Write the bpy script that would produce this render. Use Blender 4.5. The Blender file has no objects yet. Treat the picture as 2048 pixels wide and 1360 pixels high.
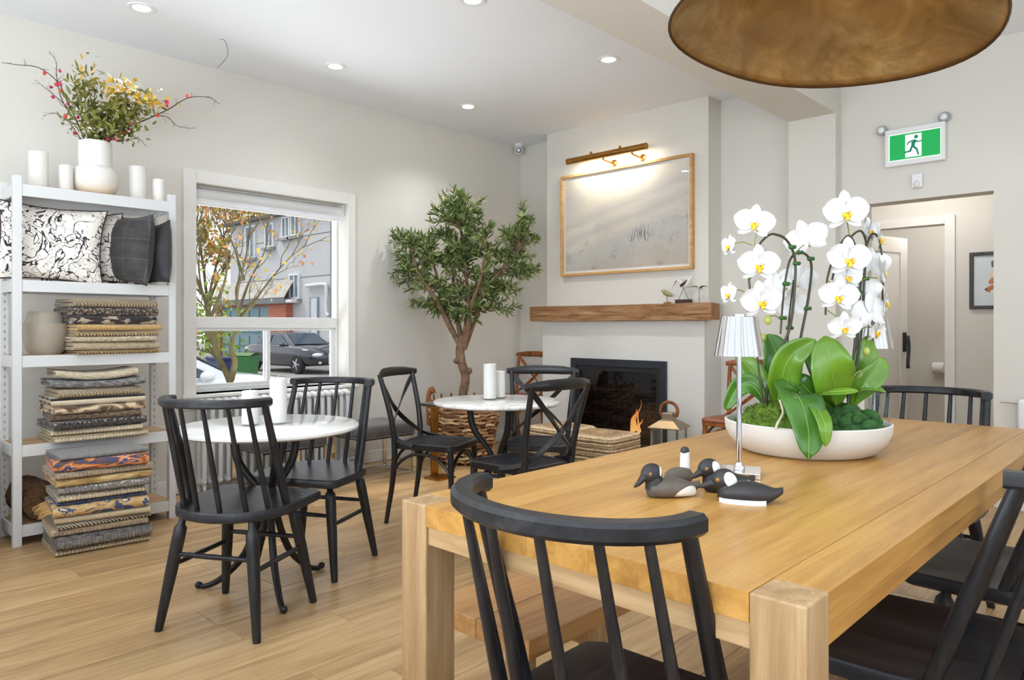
import bpy, math, random
from mathutils import Vector, Matrix, noise
PI = math.pi
R = math.radians
scene = bpy.context.scene
col = scene.collection
random.seed(7)

# ------------------------------------------------------------------ camera
CAM_H = 1.12
YAW = math.atan(1386 / 1450)                 # view direction: this far to the left of +Y
FW = Vector((-math.sin(YAW), math.cos(YAW), 0))
RT = Vector((math.cos(YAW), math.sin(YAW), 0))
cam = bpy.data.cameras.new('camera')
cam.sensor_width = 36
cam.lens = 1450 / 2048 * 36
cam.shift_y = -28 / 2048                     # levelled camera with a small lens shift
cam.clip_start = .05
cam.clip_end = 300
camo = bpy.data.objects.new('camera', cam)
camo.location = (0, 0, CAM_H)
camo.rotation_euler = (PI / 2, 0, YAW)
col.objects.link(camo)
scene.camera = camo

# ------------------------------------------------------------------ world, sun, daylight, exposure
scene.view_settings.view_transform = 'Standard'
scene.view_settings.look = 'None'
scene.view_settings.exposure = .13
scene.view_settings.gamma = 1
scene.view_settings.use_curve_mapping = False
scene.cycles.use_denoising = True
scene.cycles.use_adaptive_sampling = True
scene.cycles.adaptive_threshold = .1
scene.cycles.adaptive_min_samples = 16
scene.cycles.max_bounces = 5
scene.cycles.diffuse_bounces = 3
scene.cycles.glossy_bounces = 3
scene.cycles.transmission_bounces = 6
scene.cycles.transparent_max_bounces = 8
scene.cycles.sample_clamp_indirect = 6
scene.cycles.caustics_reflective = False
scene.cycles.caustics_refractive = False
wd = bpy.data.worlds.new('overcast_sky')
scene.world = wd
wd.use_nodes = True
bg = wd.node_tree.nodes['Background']
bg.inputs['Color'].default_value = (.86, .92, 1.0, 1)
bg.inputs['Strength'].default_value = 1.3

def lamp(name, kind, loc, energy, color=(1, 1, 1), rot=(0, 0, 0), **kw):
    l = bpy.data.lights.new(name, kind)
    l.energy = energy
    l.color = color
    for k, v in kw.items():
        setattr(l, k, v)
    o = bpy.data.objects.new(name, l)
    o.location = loc
    o.rotation_euler = rot
    col.objects.link(o)
    return o

lamp('sun', 'SUN', (0, 0, 20), 1.6, (1, .95, .88), (R(38), R(0), R(-60)), angle=R(12))
# daylight entering by the shop front behind the camera and the glazed side wall
lamp('shop_front_daylight', 'AREA', (-1.05, -.74, 1.35), 150, (.80, .90, 1.0), (R(142), 0, 0), shape='RECTANGLE', size=4.7, size_y=1.0)
lamp('side_window_daylight', 'AREA', (1.42, 1.4, 1.35), 42, (.80, .90, 1.0), (R(148), 0, R(90)), shape='RECTANGLE', size=4.0, size_y=1.0)

# added fill lamp, hidden below the left-hand window, aimed up to brighten the ceiling
lamp('ceiling_fill_lamp', 'AREA', (-6.7, 3.1, -.05), 125, (.9, .95, 1.0), (0, R(-130), R(12)), shape='RECTANGLE', size=1.2, size_y=3.4)

# ------------------------------------------------------------------ mesh builder
class MB:
    def __init__(s):
        s.v = []; s.f = []; s.uv = None
    def add(s, verts, faces, M=None):
        b = len(s.v)
        if M is not None:
            s.v += [tuple(M @ Vector(p)) for p in verts]
        else:
            s.v += [tuple(p) for p in verts]
        s.f += [tuple(i + b for i in f) for f in faces]
        return s
    def box(s, x0, x1, y0, y1, z0, z1, M=None):
        return s.add([(x0, y0, z0), (x1, y0, z0), (x1, y1, z0), (x0, y1, z0), (x0, y0, z1), (x1, y0, z1), (x1, y1, z1), (x0, y1, z1)],
                     [(0, 3, 2, 1), (4, 5, 6, 7), (0, 1, 5, 4), (1, 2, 6, 5), (2, 3, 7, 6), (3, 0, 4, 7)], M)
    def beam(s, p0, p1, w, h, up=(0, 0, 1)):
        p0 = Vector(p0); p1 = Vector(p1); t = (p1 - p0).normalized()
        a = t.cross(Vector(up))
        if a.length < 1e-4: a = t.cross(Vector((1, 0, 0)))
        a.normalize(); b = a.cross(t)
        V = []
        for p in (p0, p1):
            for (i, j) in ((-1, -1), (1, -1), (1, 1), (-1, 1)):
                V.append(p + a * (w / 2 * i) + b * (h / 2 * j))
        return s.add(V, [(0, 1, 2, 3), (7, 6, 5, 4), (0, 4, 5, 1), (1, 5, 6, 2), (2, 6, 7, 3), (3, 7, 4, 0)])
    def tube(s, pts, rad, seg=8, cap=True, closed=False, M=None, squash=1.0, up=None):
        pts = [Vector(p) for p in pts]
        n = len(pts)
        if not hasattr(rad, '__len__'): rad = [rad] * n
        T = []
        for i in range(n):
            if closed:
                t = pts[(i + 1) % n] - pts[(i - 1) % n]
            else:
                t = pts[min(i + 1, n - 1)] - pts[max(i - 1, 0)]
            T.append(t.normalized() if t.length > 1e-9 else Vector((0, 0, 1)))
        u = Vector(up) if up else Vector((0, 0, 1))
        a = u - T[0] * u.dot(T[0])
        if a.length < 1e-3:
            a = Vector((1, 0, 0)) - T[0] * T[0].x
            if a.length < 1e-3: a = Vector((0, 1, 0))
        a.normalize()
        V = []; F = []
        for i in range(n):
            if up:
                q = u - T[i] * u.dot(T[i])
                if q.length > 1e-3: a = q.normalized()
            else:
                a = a - T[i] * a.dot(T[i])
                a.normalize()
            b = T[i].cross(a)
            for k in range(seg):
                c = 2 * PI * k / seg
                V.append(pts[i] + (a * math.cos(c) + b * (math.sin(c) * squash)) * rad[i])
        m = n if closed else n - 1
        for i in range(m):
            j = (i + 1) % n
            for k in range(seg):
                l = (k + 1) % seg
                F.append((i * seg + k, i * seg + l, j * seg + l, j * seg + k))
        if cap and not closed:
            F.append(tuple(range(seg))[::-1])
            F.append(tuple((n - 1) * seg + k for k in range(seg)))
        return s.add(V, F, M)
    def ribbon(s, pts, w, t, up):
        """rectangular section (w across 'up' direction, t thick) swept along pts; up: vector or list"""
        pts = [Vector(p) for p in pts]; n = len(pts); V = []; F = []
        for i in range(n):
            T = (pts[min(i + 1, n - 1)] - pts[max(i - 1, 0)]).normalized()
            u = Vector(up[i] if isinstance(up, list) else up)
            u = (u - T * u.dot(T)).normalized(); b = T.cross(u)
            ww = w[i] if hasattr(w, '__len__') else w
            tt = t[i] if hasattr(t, '__len__') else t
            c = min(ww, tt) * .22
            for (x, y) in ((-ww / 2 + c, -tt / 2), (ww / 2 - c, -tt / 2), (ww / 2, -tt / 2 + c), (ww / 2, tt / 2 - c), (ww / 2 - c, tt / 2), (-ww / 2 + c, tt / 2), (-ww / 2, tt / 2 - c), (-ww / 2, -tt / 2 + c)):
                V.append(pts[i] + u * x + b * y)
        for i in range(n - 1):
            for k in range(8):
                l = (k + 1) % 8
                F.append((i * 8 + k, i * 8 + l, i * 8 + 8 + l, i * 8 + 8 + k))
        F.append(tuple(range(8))[::-1]); F.append(tuple((n - 1) * 8 + k for k in range(8)))
        return s.add(V, F)
    def lathe(s, prof, seg=24, c=(0, 0, 0), M=None, sx=1, sy=1):
        V = []; F = []; n = len(prof)
        for (r, z) in prof:
            for k in range(seg):
                a = 2 * PI * k / seg
                V.append((c[0] + r * math.cos(a) * sx, c[1] + r * math.sin(a) * sy, c[2] + z))
        for i in range(n - 1):
            for k in range(seg):
                l = (k + 1) % seg
                F.append((i * seg + k, i * seg + l, i * seg + seg + l, i * seg + seg + k))
        if prof[0][0] > 1e-5: F.append(tuple(range(seg))[::-1])
        if prof[-1][0] > 1e-5: F.append(tuple((n - 1) * seg + k for k in range(seg)))
        return s.add(V, F, M)
    def ell(s, c, r, seg=16, rings=10, M=None):
        c = Vector(c); V = [(0, 0, -1)]; F = []
        for i in range(1, rings):
            p = PI * i / rings
            for k in range(seg):
                a = 2 * PI * k / seg
                V.append((math.sin(p) * math.cos(a), math.sin(p) * math.sin(a), -math.cos(p)))
        V.append((0, 0, 1))
        for k in range(seg):
            F.append((0, 1 + (k + 1) % seg, 1 + k))
        for i in range(rings - 2):
            for k in range(seg):
                a = 1 + i * seg + k; b = 1 + i * seg + (k + 1) % seg
                F.append((a, b, b + seg, a + seg))
        t = len(V) - 1; q = 1 + (rings - 2) * seg
        for k in range(seg):
            F.append((q + k, q + (k + 1) % seg, t))
        V = [(c.x + p[0] * r[0], c.y + p[1] * r[1], c.z + p[2] * r[2]) for p in V]
        return s.add(V, F, M)
    def prism(s, poly, z0, z1, M=None):
        n = len(poly)
        V = [(p[0], p[1], z0) for p in poly] + [(p[0], p[1], z1) for p in poly]
        F = [tuple(range(n))[::-1], tuple(range(n, 2 * n))]
        for i in range(n):
            j = (i + 1) % n
            F.append((i, j, n + j, n + i))
        return s.add(V, F, M)
    def grid(s, fn, nu, nv, closed_u=False):
        V = [fn(i / nu, j / nv) for j in range(nv + 1) for i in range(nu + 1)]
        F = []
        for j in range(nv):
            for i in range(nu):
                a = j * (nu + 1) + i
                F.append((a, a + 1, a + nu + 2, a + nu + 1))
        return s.add(V, F)
    def mesh(s, name, smooth=40):
        me = bpy.data.meshes.new(name)
        me.from_pydata([tuple(p) for p in s.v], [], s.f)
        me.validate()
        if smooth:
            me.polygons.foreach_set('use_smooth', [True] * len(me.polygons))
            me.set_sharp_from_angle(angle=R(smooth))
        me.update()
        return me
    def build(s, name, m, parent=None, smooth=40, bevel=0, label=None, kind=None, loc=None, fix=False, weld=False):
        me = s.mesh(name, smooth)
        if fix or weld:
            import bmesh
            bm = bmesh.new(); bm.from_mesh(me)
            if weld: bmesh.ops.remove_doubles(bm, verts=bm.verts, dist=1e-5)
            bmesh.ops.recalc_face_normals(bm, faces=bm.faces); bm.to_mesh(me); bm.free()
        return obj(name, me, m, parent, bevel, label, kind, loc)

def obj(name, me, m, parent=None, bevel=0, label=None, kind=None, loc=None):
    o = bpy.data.objects.new(name, me)
    col.objects.link(o)
    if m is not None and not me.materials:
        me.materials.append(m)
    if parent is not None: o.parent = parent
    if bevel:
        b = o.modifiers.new('bevel', 'BEVEL'); b.width = bevel; b.segments = 2; b.limit_method = 'ANGLE'; b.angle_limit = R(40)
        b.harden_normals = False
    if label: o['label'] = label
    if kind: o['kind'] = kind
    if loc is not None: o.location = loc
    return o

def thing(name, label, cat, loc=(0, 0, 0), rz=0, group=None):
    o = bpy.data.objects.new(name, None)
    o.empty_display_size = .1
    col.objects.link(o)
    o.location = loc; o.rotation_euler = (0, 0, rz)
    o['label'] = label; o['category'] = cat
    if group: o['group'] = group
    return o

def tag(o, label, cat, group=None):
    o['label'] = label; o['category'] = cat
    if group: o['group'] = group
    return o

def struct(o):
    o['kind'] = 'structure'
    return o

def dup(root, loc, rz, label, group=None):
    r = root.copy(); col.objects.link(r)
    r.location = loc; r.rotation_euler = (0, 0, rz); r['label'] = label
    if group: r['group'] = group
    def rec(a, b):
        for ch in list(a.children):
            c = ch.copy(); col.objects.link(c); c.parent = b
            rec(ch, c)
    rec(root, r)
    return r

def curve(pts, n=24):
    """Catmull-Rom through pts"""
    P = [Vector(p) for p in pts]
    if len(P) < 3:
        return [P[0].lerp(P[-1], i / n) for i in range(n + 1)]
    Q = [P[0] * 2 - P[1]] + P + [P[-1] * 2 - P[-2]]
    out = []
    m = len(P) - 1
    for i in range(n + 1):
        t = i / n * m; k = min(int(t), m - 1); t -= k
        a, b, c, d = Q[k], Q[k + 1], Q[k + 2], Q[k + 3]
        out.append(.5 * ((2 * b) + (c - a) * t + (2 * a - 5 * b + 4 * c - d) * t * t + (3 * b - a - 3 * c + d) * t ** 3))
    return out

def lerpl(vals, t):
    m = len(vals) - 1; x = t * m; k = min(int(x), m - 1)
    return vals[k] + (vals[k + 1] - vals[k]) * (x - k)

# ------------------------------------------------------------------ materials
def srgb(r, g, b):
    f = lambda c: (c / 255 / 12.92) if c / 255 <= .04045 else ((c / 255 + .055) / 1.055) ** 2.4
    return (f(r), f(g), f(b), 1)

class NT:
    def __init__(s, name):
        s.m = bpy.data.materials.new(name); s.m.use_nodes = True
        s.t = s.m.node_tree; s.n = s.t.nodes; s.l = s.t.links
        s.p = s.n['Principled BSDF']
    def node(s, kind, **kw):
        n = s.n.new(kind)
        for k, v in kw.items(): setattr(n, k, v)
        return n
    def link(s, a, b): s.l.new(a, b); return s
    def coord(s, out='Object', scale=(1, 1, 1), rnd=False, rot=(0, 0, 0)):
        tc = s.node('ShaderNodeTexCoord'); mp = s.node('ShaderNodeMapping')
        mp.inputs['Scale'].default_value = scale
        mp.inputs['Rotation'].default_value = rot
        src = tc.outputs[out]
        if rnd:
            oi = s.node('ShaderNodeObjectInfo'); ml = s.node('ShaderNodeVectorMath', operation='SCALE')
            cb = s.node('ShaderNodeCombineXYZ')
            s.link(oi.outputs['Random'], cb.inputs[0]); s.link(oi.outputs['Random'], cb.inputs[1]); s.link(oi.outputs['Random'], cb.inputs[2])
            s.link(cb.outputs[0], ml.inputs[0]); ml.inputs['Scale'].default_value = 37.0
            ad = s.node('ShaderNodeVectorMath', operation='ADD')
            s.link(src, ad.inputs[0]); s.link(ml.outputs[0], ad.inputs[1]); src = ad.outputs[0]
        s.link(src, mp.inputs['Vector'])
        return mp.outputs[0]
    def noise(s, vec, scale=5, detail=4, rough=.55, dist=0):
        n = s.node('ShaderNodeTexNoise'); n.inputs['Scale'].default_value = scale; n.inputs['Detail'].default_value = detail
        n.inputs['Roughness'].default_value = rough; n.inputs['Distortion'].default_value = dist
        s.link(vec, n.inputs['Vector']); return n.outputs['Fac']
    def ramp(s, fac, stops, interp='LINEAR'):
        r = s.node('ShaderNodeValToRGB'); cr = r.color_ramp; cr.interpolation = interp
        while len(cr.elements) < len(stops): cr.elements.new(.5)
        for e, (p, c) in zip(cr.elements, stops): e.position = p; e.color = c
        s.link(fac, r.inputs[0]); return r.outputs[0]
    def mix(s, fac, a, b, mode='MIX'):
        m = s.node('ShaderNodeMix', data_type='RGBA', blend_type=mode)
        if hasattr(fac, 'links'): s.link(fac, m.inputs[0])
        else: m.inputs[0].default_value = fac
        for q, i in ((a, 6), (b, 7)):
            if hasattr(q, 'links'): s.link(q, m.inputs[i])
            else: m.inputs[i].default_value = q
        return m.outputs[2]
    def math(s, op, a, b=0.0):
        m = s.node('ShaderNodeMath', operation=op)
        for q, i in ((a, 0), (b, 1)):
            if hasattr(q, 'links'): s.link(q, m.inputs[i])
            else: m.inputs[i].default_value = q
        return m.outputs[0]
    def bump(s, h, strength=.2, dist=.01):
        b = s.node('ShaderNodeBump'); b.inputs['Strength'].default_value = strength; b.inputs['Distance'].default_value = dist
        s.link(h, b.inputs['Height']); s.link(b.outputs[0], s.p.inputs['Normal'])
    def set(s, color=None, rough=None, metal=None, spec=None, coat=None, sheen=None):
        p = s.p
        for key, v in (('Base Color', color), ('Roughness', rough), ('Metallic', metal), ('Specular IOR Level', spec), ('Coat Weight', coat), ('Sheen Weight', sheen)):
            if v is None: continue
            if hasattr(v, 'links'): s.link(v, p.inputs[key])
            else: p.inputs[key].default_value = v
        return s

def plain(name, c, rough=.5, metal=0, var=.06, scale=8, bump=0, coat=0, sheen=0, spec=.5, bscale=None):
    t = NT(name); v = t.coord('Object')
    f = t.noise(v, scale, 2)
    lo = tuple(max(0, x * (1 - var)) for x in c[:3]) + (1,); hi = tuple(min(1, x * (1 + var)) for x in c[:3]) + (1,)
    t.set(t.ramp(f, [(.3, lo), (.7, hi)]), rough, metal, spec, coat, sheen)
    if bump:
        t.bump(t.noise(v, bscale or scale * 6, 3), bump, .004)
    return t.m

def wood(name, c1, c2, c3, axis='Y', scale=1.0, rough=.45, rnd=True, var=.0, bump=.06, coat=0):
    t = NT(name)
    k = {'X': (.9, 14, 14), 'Y': (14, .9, 14), 'Z': (14, 14, .9)}[axis]
    k2 = {'X': (.5, 5, 5), 'Y': (5, .5, 5), 'Z': (5, 5, .5)}[axis]
    v = t.coord('Object', tuple(q * scale for q in k), rnd); v2 = t.coord('Object', tuple(q * scale for q in k2), rnd)
    f1 = t.noise(v, 2.6, 5, .66, .5); f2 = t.noise(v2, 1.1, 2, .5, 1.2)
    w = t.math('ADD', t.math('MULTIPLY', f1, .6), t.math('MULTIPLY', f2, .4))
    c = t.ramp(w, [(.38, c1), (.51, c2), (.63, c3)])
    if var:
        oi = t.node('ShaderNodeObjectInfo')
        hs = t.node('ShaderNodeHueSaturation')
        t.link(t.math('ADD', t.math('MULTIPLY', oi.outputs['Random'], var * 2), 1 - var), hs.inputs['Value'])
        t.link(c, hs.inputs['Color']); c = hs.outputs[0]
    t.set(c, rough, 0, .4, coat)
    if bump >= .08: t.bump(f1, bump, .003)
    return t.m

def emit(name, c, s):
    t = NT(name); t.set(c, .5)
    t.p.inputs['Emission Color'].default_value = c; t.p.inputs['Emission Strength'].default_value = s
    t.m.cycles.emission_sampling = 'NONE'
    return t.m

def glass(name, tint=(1, 1, 1, 1), rough=0.0, ior=1.45, boost=1.0):
    t = NT(name); t.n.remove(t.p)
    out = t.n['Material Output']
    tr = t.node('ShaderNodeBsdfTransparent'); tr.inputs[0].default_value = tint
    gl = t.node('ShaderNodeBsdfGlossy'); gl.inputs['Roughness'].default_value = rough
    fr = t.node('ShaderNodeLayerWeight'); fr.inputs['Blend'].default_value = .5
    mx = t.node('ShaderNodeMixShader')
    t.link(t.math('MULTIPLY', t.math('ADD', t.math('MULTIPLY', t.math('POWER', fr.outputs['Facing'], 4.0), .6), .035), boost), mx.inputs[0]); t.link(tr.outputs[0], mx.inputs[1]); t.link(gl.outputs[0], mx.inputs[2])
    t.link(mx.outputs[0], out.inputs['Surface'])
    return t.m

M = {}
M['wall'] = plain('wall_paint', srgb(223, 218, 208), .75, var=.012, scale=1.5)
M['wall_plaster'] = plain('plaster_grey', srgb(221, 218, 211), .7, var=.03, scale=1.2)
M['ceiling'] = plain('ceiling_paint', srgb(243, 245, 248), .8, var=.006, scale=1)
M['trim'] = plain('trim_white', srgb(236, 233, 227), .4, var=.01)
M['white_metal'] = plain('white_powder_coat', srgb(216, 216, 214), .38, var=.01)
M['white_plastic'] = plain('white_plastic', srgb(238, 238, 236), .35, var=.01)
M['floor'] = wood('oak_floor', srgb(160, 126, 86), srgb(185, 150, 104), srgb(202, 168, 122), 'Y', 1.0, .36, True, .13, .05)
M['floor_gap'] = plain('floor_gap', srgb(110, 80, 52), .8)
M['oak'] = wood('table_oak', srgb(168, 119, 57), srgb(190, 140, 71), srgb(203, 155, 85), 'Y', 1.1, .33, True, .05, .06)
M['oak_leg'] = wood('oak_leg', srgb(152, 120, 82), srgb(174, 142, 102), srgb(190, 160, 120), 'Z', 1.3, .5, True, .04, .12)
M['oak_x'] = wood('oak_apron', srgb(166, 132, 92), srgb(188, 154, 110), srgb(202, 168, 126), 'X', 1.3, .5, True, .04, .10)
M['oak_bench'] = wood('oak_bench', srgb(164, 116, 66), srgb(188, 138, 84), srgb(202, 156, 102), 'Y', 1.0, .38, True, .05, .06)
M['black_wood'] = wood('black_stained_wood', srgb(24, 24, 26), srgb(34, 34, 37), srgb(48, 47, 48), 'Z', 1.6, .36, True, .0, .10)
M['black_seat'] = wood('black_seat_wood', srgb(24, 24, 26), srgb(36, 36, 39), srgb(54, 53, 55), 'Y', 1.0, .34, True, .0, .08)
M['black_lacquer'] = plain('black_lacquer', srgb(30, 29, 30), .32, var=.15, scale=10)
M['cane'] = plain('black_woven_cane', srgb(38, 40, 48), .4, var=.2, scale=30)
M['brown_wood'] = wood('brown_chair_wood', srgb(108, 60, 26), srgb(146, 84, 40), srgb(168, 104, 56), 'Z', 1.4, .36)
M['leather'] = plain('brown_leather', srgb(136, 74, 50), .42, var=.15, bump=.1)
M['iron'] = plain('black_iron', srgb(34, 33, 34), .42, .3)
M['chrome'] = plain('polished_chrome', (.74, .74, .76, 1), .06, 1, var=.01)
M['brass'] = plain('aged_brass', srgb(176, 128, 66), .3, 1, var=.12, scale=20)
M['candle'] = plain('white_wax', srgb(226, 223, 216), .5, var=.015)
M['wick'] = plain('wick', srgb(225, 220, 210), .8)
M['black'] = plain('black_plastic', srgb(22, 22, 24), .35)
M['glass'] = glass('window_glass', boost=.35)
M['dish_glass'] = glass('clear_glass', (.97, .99, .985, 1), 0, 1.5)
M['lens'] = emit('lamp_lens', (1, .97, .92, 1), 14)

def marble():
    t = NT('white_marble'); v = t.coord('Object', (1, 1, 1), True)
    f = t.noise(v, 3.0, 8, .65, 2.2)
    g = t.math('ABSOLUTE', t.math('SUBTRACT', f, .5))
    t.set(t.ramp(g, [(0, srgb(205, 199, 190)), (.035, srgb(229, 225, 219)), (.12, srgb(240, 238, 235))]), .16, 0, .5)
    return t.m
M['marble'] = marble()
M['quartz'] = plain('white_quartz', srgb(240, 238, 234), .14, var=.015, scale=3)

# ------------------------------------------------------------------ the room
WL, WB, WR, WF, CH = -4.95, 5.30, 1.85, -1.15, 2.90
XZ = Matrix(((1, 0, 0, 0), (0, 0, 1, 0), (0, 1, 0, 0), (0, 0, 0, 1)))      # (x,y)->(x,z), extrude z->y
YZ = Matrix(((0, 0, 1, 0), (1, 0, 0, 0), (0, 1, 0, 0), (0, 0, 0, 1)))      # (x,y)->(y,z), extrude z->x

def ring(mb, o, i, z0, z1, Mx):
    """rectangular ring prism: o, i = (u0,u1,v0,v1)"""
    def q(r): return [(r[0], r[2]), (r[1], r[2]), (r[1], r[3]), (r[0], r[3])]
    V = []
    for z in (z0, z1):
        for p in q(o) + q(i): V.append((p[0], p[1], z))
    F = []
    for a in range(4):
        b = (a + 1) % 4
        F += [(a, 4 + a, 4 + b, b), (8 + a, 8 + b, 12 + b, 12 + a), (a, b, 8 + b, 8 + a), (4 + a, 12 + a, 12 + b, 4 + b)]
    mb.add(V, F, Mx)
    return mb

# floor with its oak planks
floor = struct(MB().box(WL - .1, WR, WF, WB + .02, -.12, -.003).build('floor', M['floor_gap'], smooth=0))
rp = random.Random(11)
pw, x = .188, WL + .02
while x < WR - .02:
    y = WF + rp.uniform(-1.6, -.1)
    x1 = min(x + pw, WR)
    while y < WB:
        L = rp.choice((1.25, 1.6, 1.9, 2.1))
        y0, y1 = max(y, WF), min(y + L, WB)
        if y1 - y0 > .02:
            a, b, c, d = 0.0006, x1 - x - .0006, 0.0006, y1 - y0 - .0006
            e = .0030
            MBp = MB().add([(a, c, -.003), (b, c, -.003), (b, d, -.003), (a, d, -.003), (a, c, -e * .5), (b, c, -e * .5), (b, d, -e * .5), (a, d, -e * .5),
                            (a + e, c + e, 0), (b - e, c + e, 0), (b - e, d - e, 0), (a + e, d - e, 0)],
                           [(0, 1, 5, 4), (1, 2, 6, 5), (2, 3, 7, 6), (3, 0, 4, 7), (4, 5, 9, 8), (5, 6, 10, 9), (6, 7, 11, 10), (7, 4, 8, 11), (8, 9, 10, 11)])
            MBp.build('plank', M['floor'], floor, smooth=0, loc=(x, y0, 0))
        y += L
    x += pw
struct(MB().box(WL - .1, WR + .15, WF - .15, WB + .15, CH, CH + .12).build('ceiling', M['ceiling'], smooth=0))

# left wall with the window opening
W0, W1, WZ0, WZ1 = 2.07, 3.27, .655, 2.09
struct(ring(MB(), (WF - .15, WB + .15, -.02, CH), (W0, W1, WZ0, WZ1), WL - .22, WL, YZ).build('wall_left', M['wall'], smooth=0, fix=True))
# fireplace wall running on to the doorway wall
DX0, DX1, DZ = -1.70, -.945, 1.958
struct(MB().prism([(WL, 0), (DX0, 0), (DX0, DZ), (DX1, DZ), (DX1, 0), (WR, 0), (WR, CH), (WL, CH)], WB, WB + .15, XZ).build('wall_back', M['wall'], smooth=0, fix=True))
# chimney breast: upper part and slightly proud lower part around the fire opening
struct(MB().box(-4.425, -2.775, 5.10, WB, 1.16, CH).build('wall_chimney', M['wall'], smooth=0))
FX0, FX1, FZ0, FZ1 = -4.03, -3.15, .10, .79
struct(ring(MB(), (-4.425, -2.775, 0, 1.16), (FX0, FX1, FZ0, FZ1), 5.04, WB - .002, XZ).build('wall_hearth', M['wall_plaster'], smooth=0, fix=True))
# pier and dropped beam on the right
struct(MB().box(-2.19, -1.857, 5.20, WB, 0, 2.603).build('wall_pier', M['wall'], smooth=0))
struct(MB().box(-2.19, -1.857, WF, WB, 2.603, CH).build('ceiling_beam', M['wall'], smooth=0))
# baseboards
def baseboard(name, x0, x1, y0, y1):
    struct(MB().box(x0, x1, y0, y1, 0, .095).build(name, M['trim'], smooth=0, bevel=.004))
baseboard('baseboard_left', WL, WL + .014, WF, WB)
baseboard('baseboard_back', WL + .014, -4.425, WB - .014, WB)
baseboard('baseboard_back', -2.775, -2.19, WB - .014, WB)
baseboard('baseboard_back', -1.857, DX0 - .02, WB - .014, WB)
baseboard('baseboard_back', DX1 + .02, WR, WB - .014, WB)

# shop-front wall behind the camera and glazed side wall
def glazed(name, n, o, i, z0, z1, Mx, bars):
    struct(ring(MB(), o, i, z0, z1, Mx).build(name, M['wall'], smooth=0, fix=True))
    w = bpy.data.objects.new('window_%d' % n, None); col.objects.link(w); struct(w)
    zc = (z0 + z1) / 2
    ring(MB(), i, (i[0] + .06, i[1] - .06, i[2] + .06, i[3] - .06), zc - .03, zc + .03, Mx).build('frame', M['black'], w, smooth=0, fix=True)
    k = 0
    e = [i[0] + .06] + bars + [i[1] - .06]
    for b in bars:
        MB().prism([(b - .025, i[2] + .06), (b + .025, i[2] + .06), (b + .025, i[3] - .06), (b - .025, i[3] - .06)], zc - .025, zc + .025, Mx).build('mullion', M['black'], w, smooth=0, fix=True)
    for a, b in zip(e[:-1], e[1:]):
        MB().prism([(a, i[2] + .06), (b, i[2] + .06), (b, i[3] - .06), (a, i[3] - .06)], zc - .003, zc + .003, Mx).build('pane', M['glass'], w, smooth=0, fix=True)
glazed('wall_front', 2, (WL, WR, 0, CH), (-4.5, 1.4, .3, 2.70), WF - .15, WF, XZ, [-2.5, -.5])
glazed('wall_right', 3, (WF, WB, 0, CH), (-.7, 3.5, .3, 2.70), WR, WR + .15, YZ, [.7, 2.1])

# ------------------------------------------------------------------ hall and washroom beyond the doorway
HB = 6.70
struct(MB().box(-3.2, .0, WB + .02, 8.6, -.12, 0).build('floor_hall', M['floor'], smooth=0))
struct(MB().prism([(-2.75, 0), (-2.26, 0), (-2.26, 1.95), (-1.53, 1.95), (-1.53, 0), (-.2, 0), (-.2, 2.45), (-2.75, 2.45)], HB, HB + .1, XZ).build('wall_hall', M['wall'], smooth=0, fix=True))
struct(MB().box(-2.85, -2.75, WB + .15, 8.5, 0, 2.45).build('wall_hall_side', M['wall'], smooth=0))
struct(MB().box(-.2, -.1, WB + .15, HB + .1, 0, 2.45).build('wall_hall_end', M['wall'], smooth=0))
struct(MB().box(-2.75, -1.0, 8.30, 8.40, 0, 2.45).build('wall_washroom', M['wall'], smooth=0))
struct(MB().box(-1.1, -1.0, HB + .1, 8.3, 0, 2.45).build('wall_washroom_side', M['wall'], smooth=0))
struct(MB().box(-2.85, -.1, WB + .15, 8.5, 2.45, 2.52).build('ceiling_hall', M['ceiling'], smooth=0))
# door casing
tr = bpy.data.objects.new('trim_1', None); col.objects.link(tr); struct(tr)
for (a, b, c, d) in ((-2.345, -2.26, 0, 2.02), (-1.53, -1.455, 0, 2.02), (-2.26, -1.53, 1.95, 2.02)):
    MB().box(a, b, HB - .018, HB, c, d).build('casing', M['trim'], tr, smooth=0, bevel=.004)
baseboard('baseboard_hall', -1.45, -.2, HB - .014, HB)
# the open washroom door
dr = bpy.data.objects.new('door_1', None); col.objects.link(dr); struct(dr)
dr.location = (-2.255, 6.80, 0); dr.rotation_euler = (0, 0, R(74))
ring(MB(), (0, .72, .01, 1.94), (.11, .61, .16, 1.80), -.04, 0, XZ).build('leaf_frame', M['trim'], dr, smooth=0, fix=True, bevel=.003)
MB().box(.11, .61, -.032, -.012, .16, 1.80).build('leaf_panel', M['trim'], dr, smooth=0)
hd = MB().box(.645, .69, -.052, -.04, .88, 1.06).build('lock_plate', M['black'], dr, smooth=0, bevel=.002)
MB().tube(curve([(.667, -.05, 1.02), (.667, -.085, 1.02), (.60, -.09, 1.02)], 8), .008, 8).build('lever', M['black'], hd)
tw = MB()
tw.grid(lambda u, v: (.60 + u * .035 + .012 * math.sin(v * 5), -.105 + .012 * math.sin(u * 9) - .01 * v, 1.03 - .30 * v), 6, 10)
tw = tw.build('hand_strap', plain('strap_grey', srgb(60, 60, 64), .7), dr)
md = tw.modifiers.new('thickness', 'SOLIDIFY'); md.thickness = .006
# toilet-roll holder
tp = thing('toilet_roll', 'white toilet roll on a wall holder seen through the open washroom door', 'toilet roll', (-1.93, 8.22, .70))
MB().lathe([(.02, -.05), (.055, -.05), (.055, .05), (.02, .05)], 20, M=Matrix.Rotation(PI / 2, 4, 'Y')).build('roll', plain('tissue', srgb(240, 240, 238), .9), tp)
MB().tube([(-.07, 0, 0), (.07, 0, 0)], .012, 8).tube([(.07, 0, 0), (.07, .08, 0)], .008, 8).build('holder', M['chrome'], tp)
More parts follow.
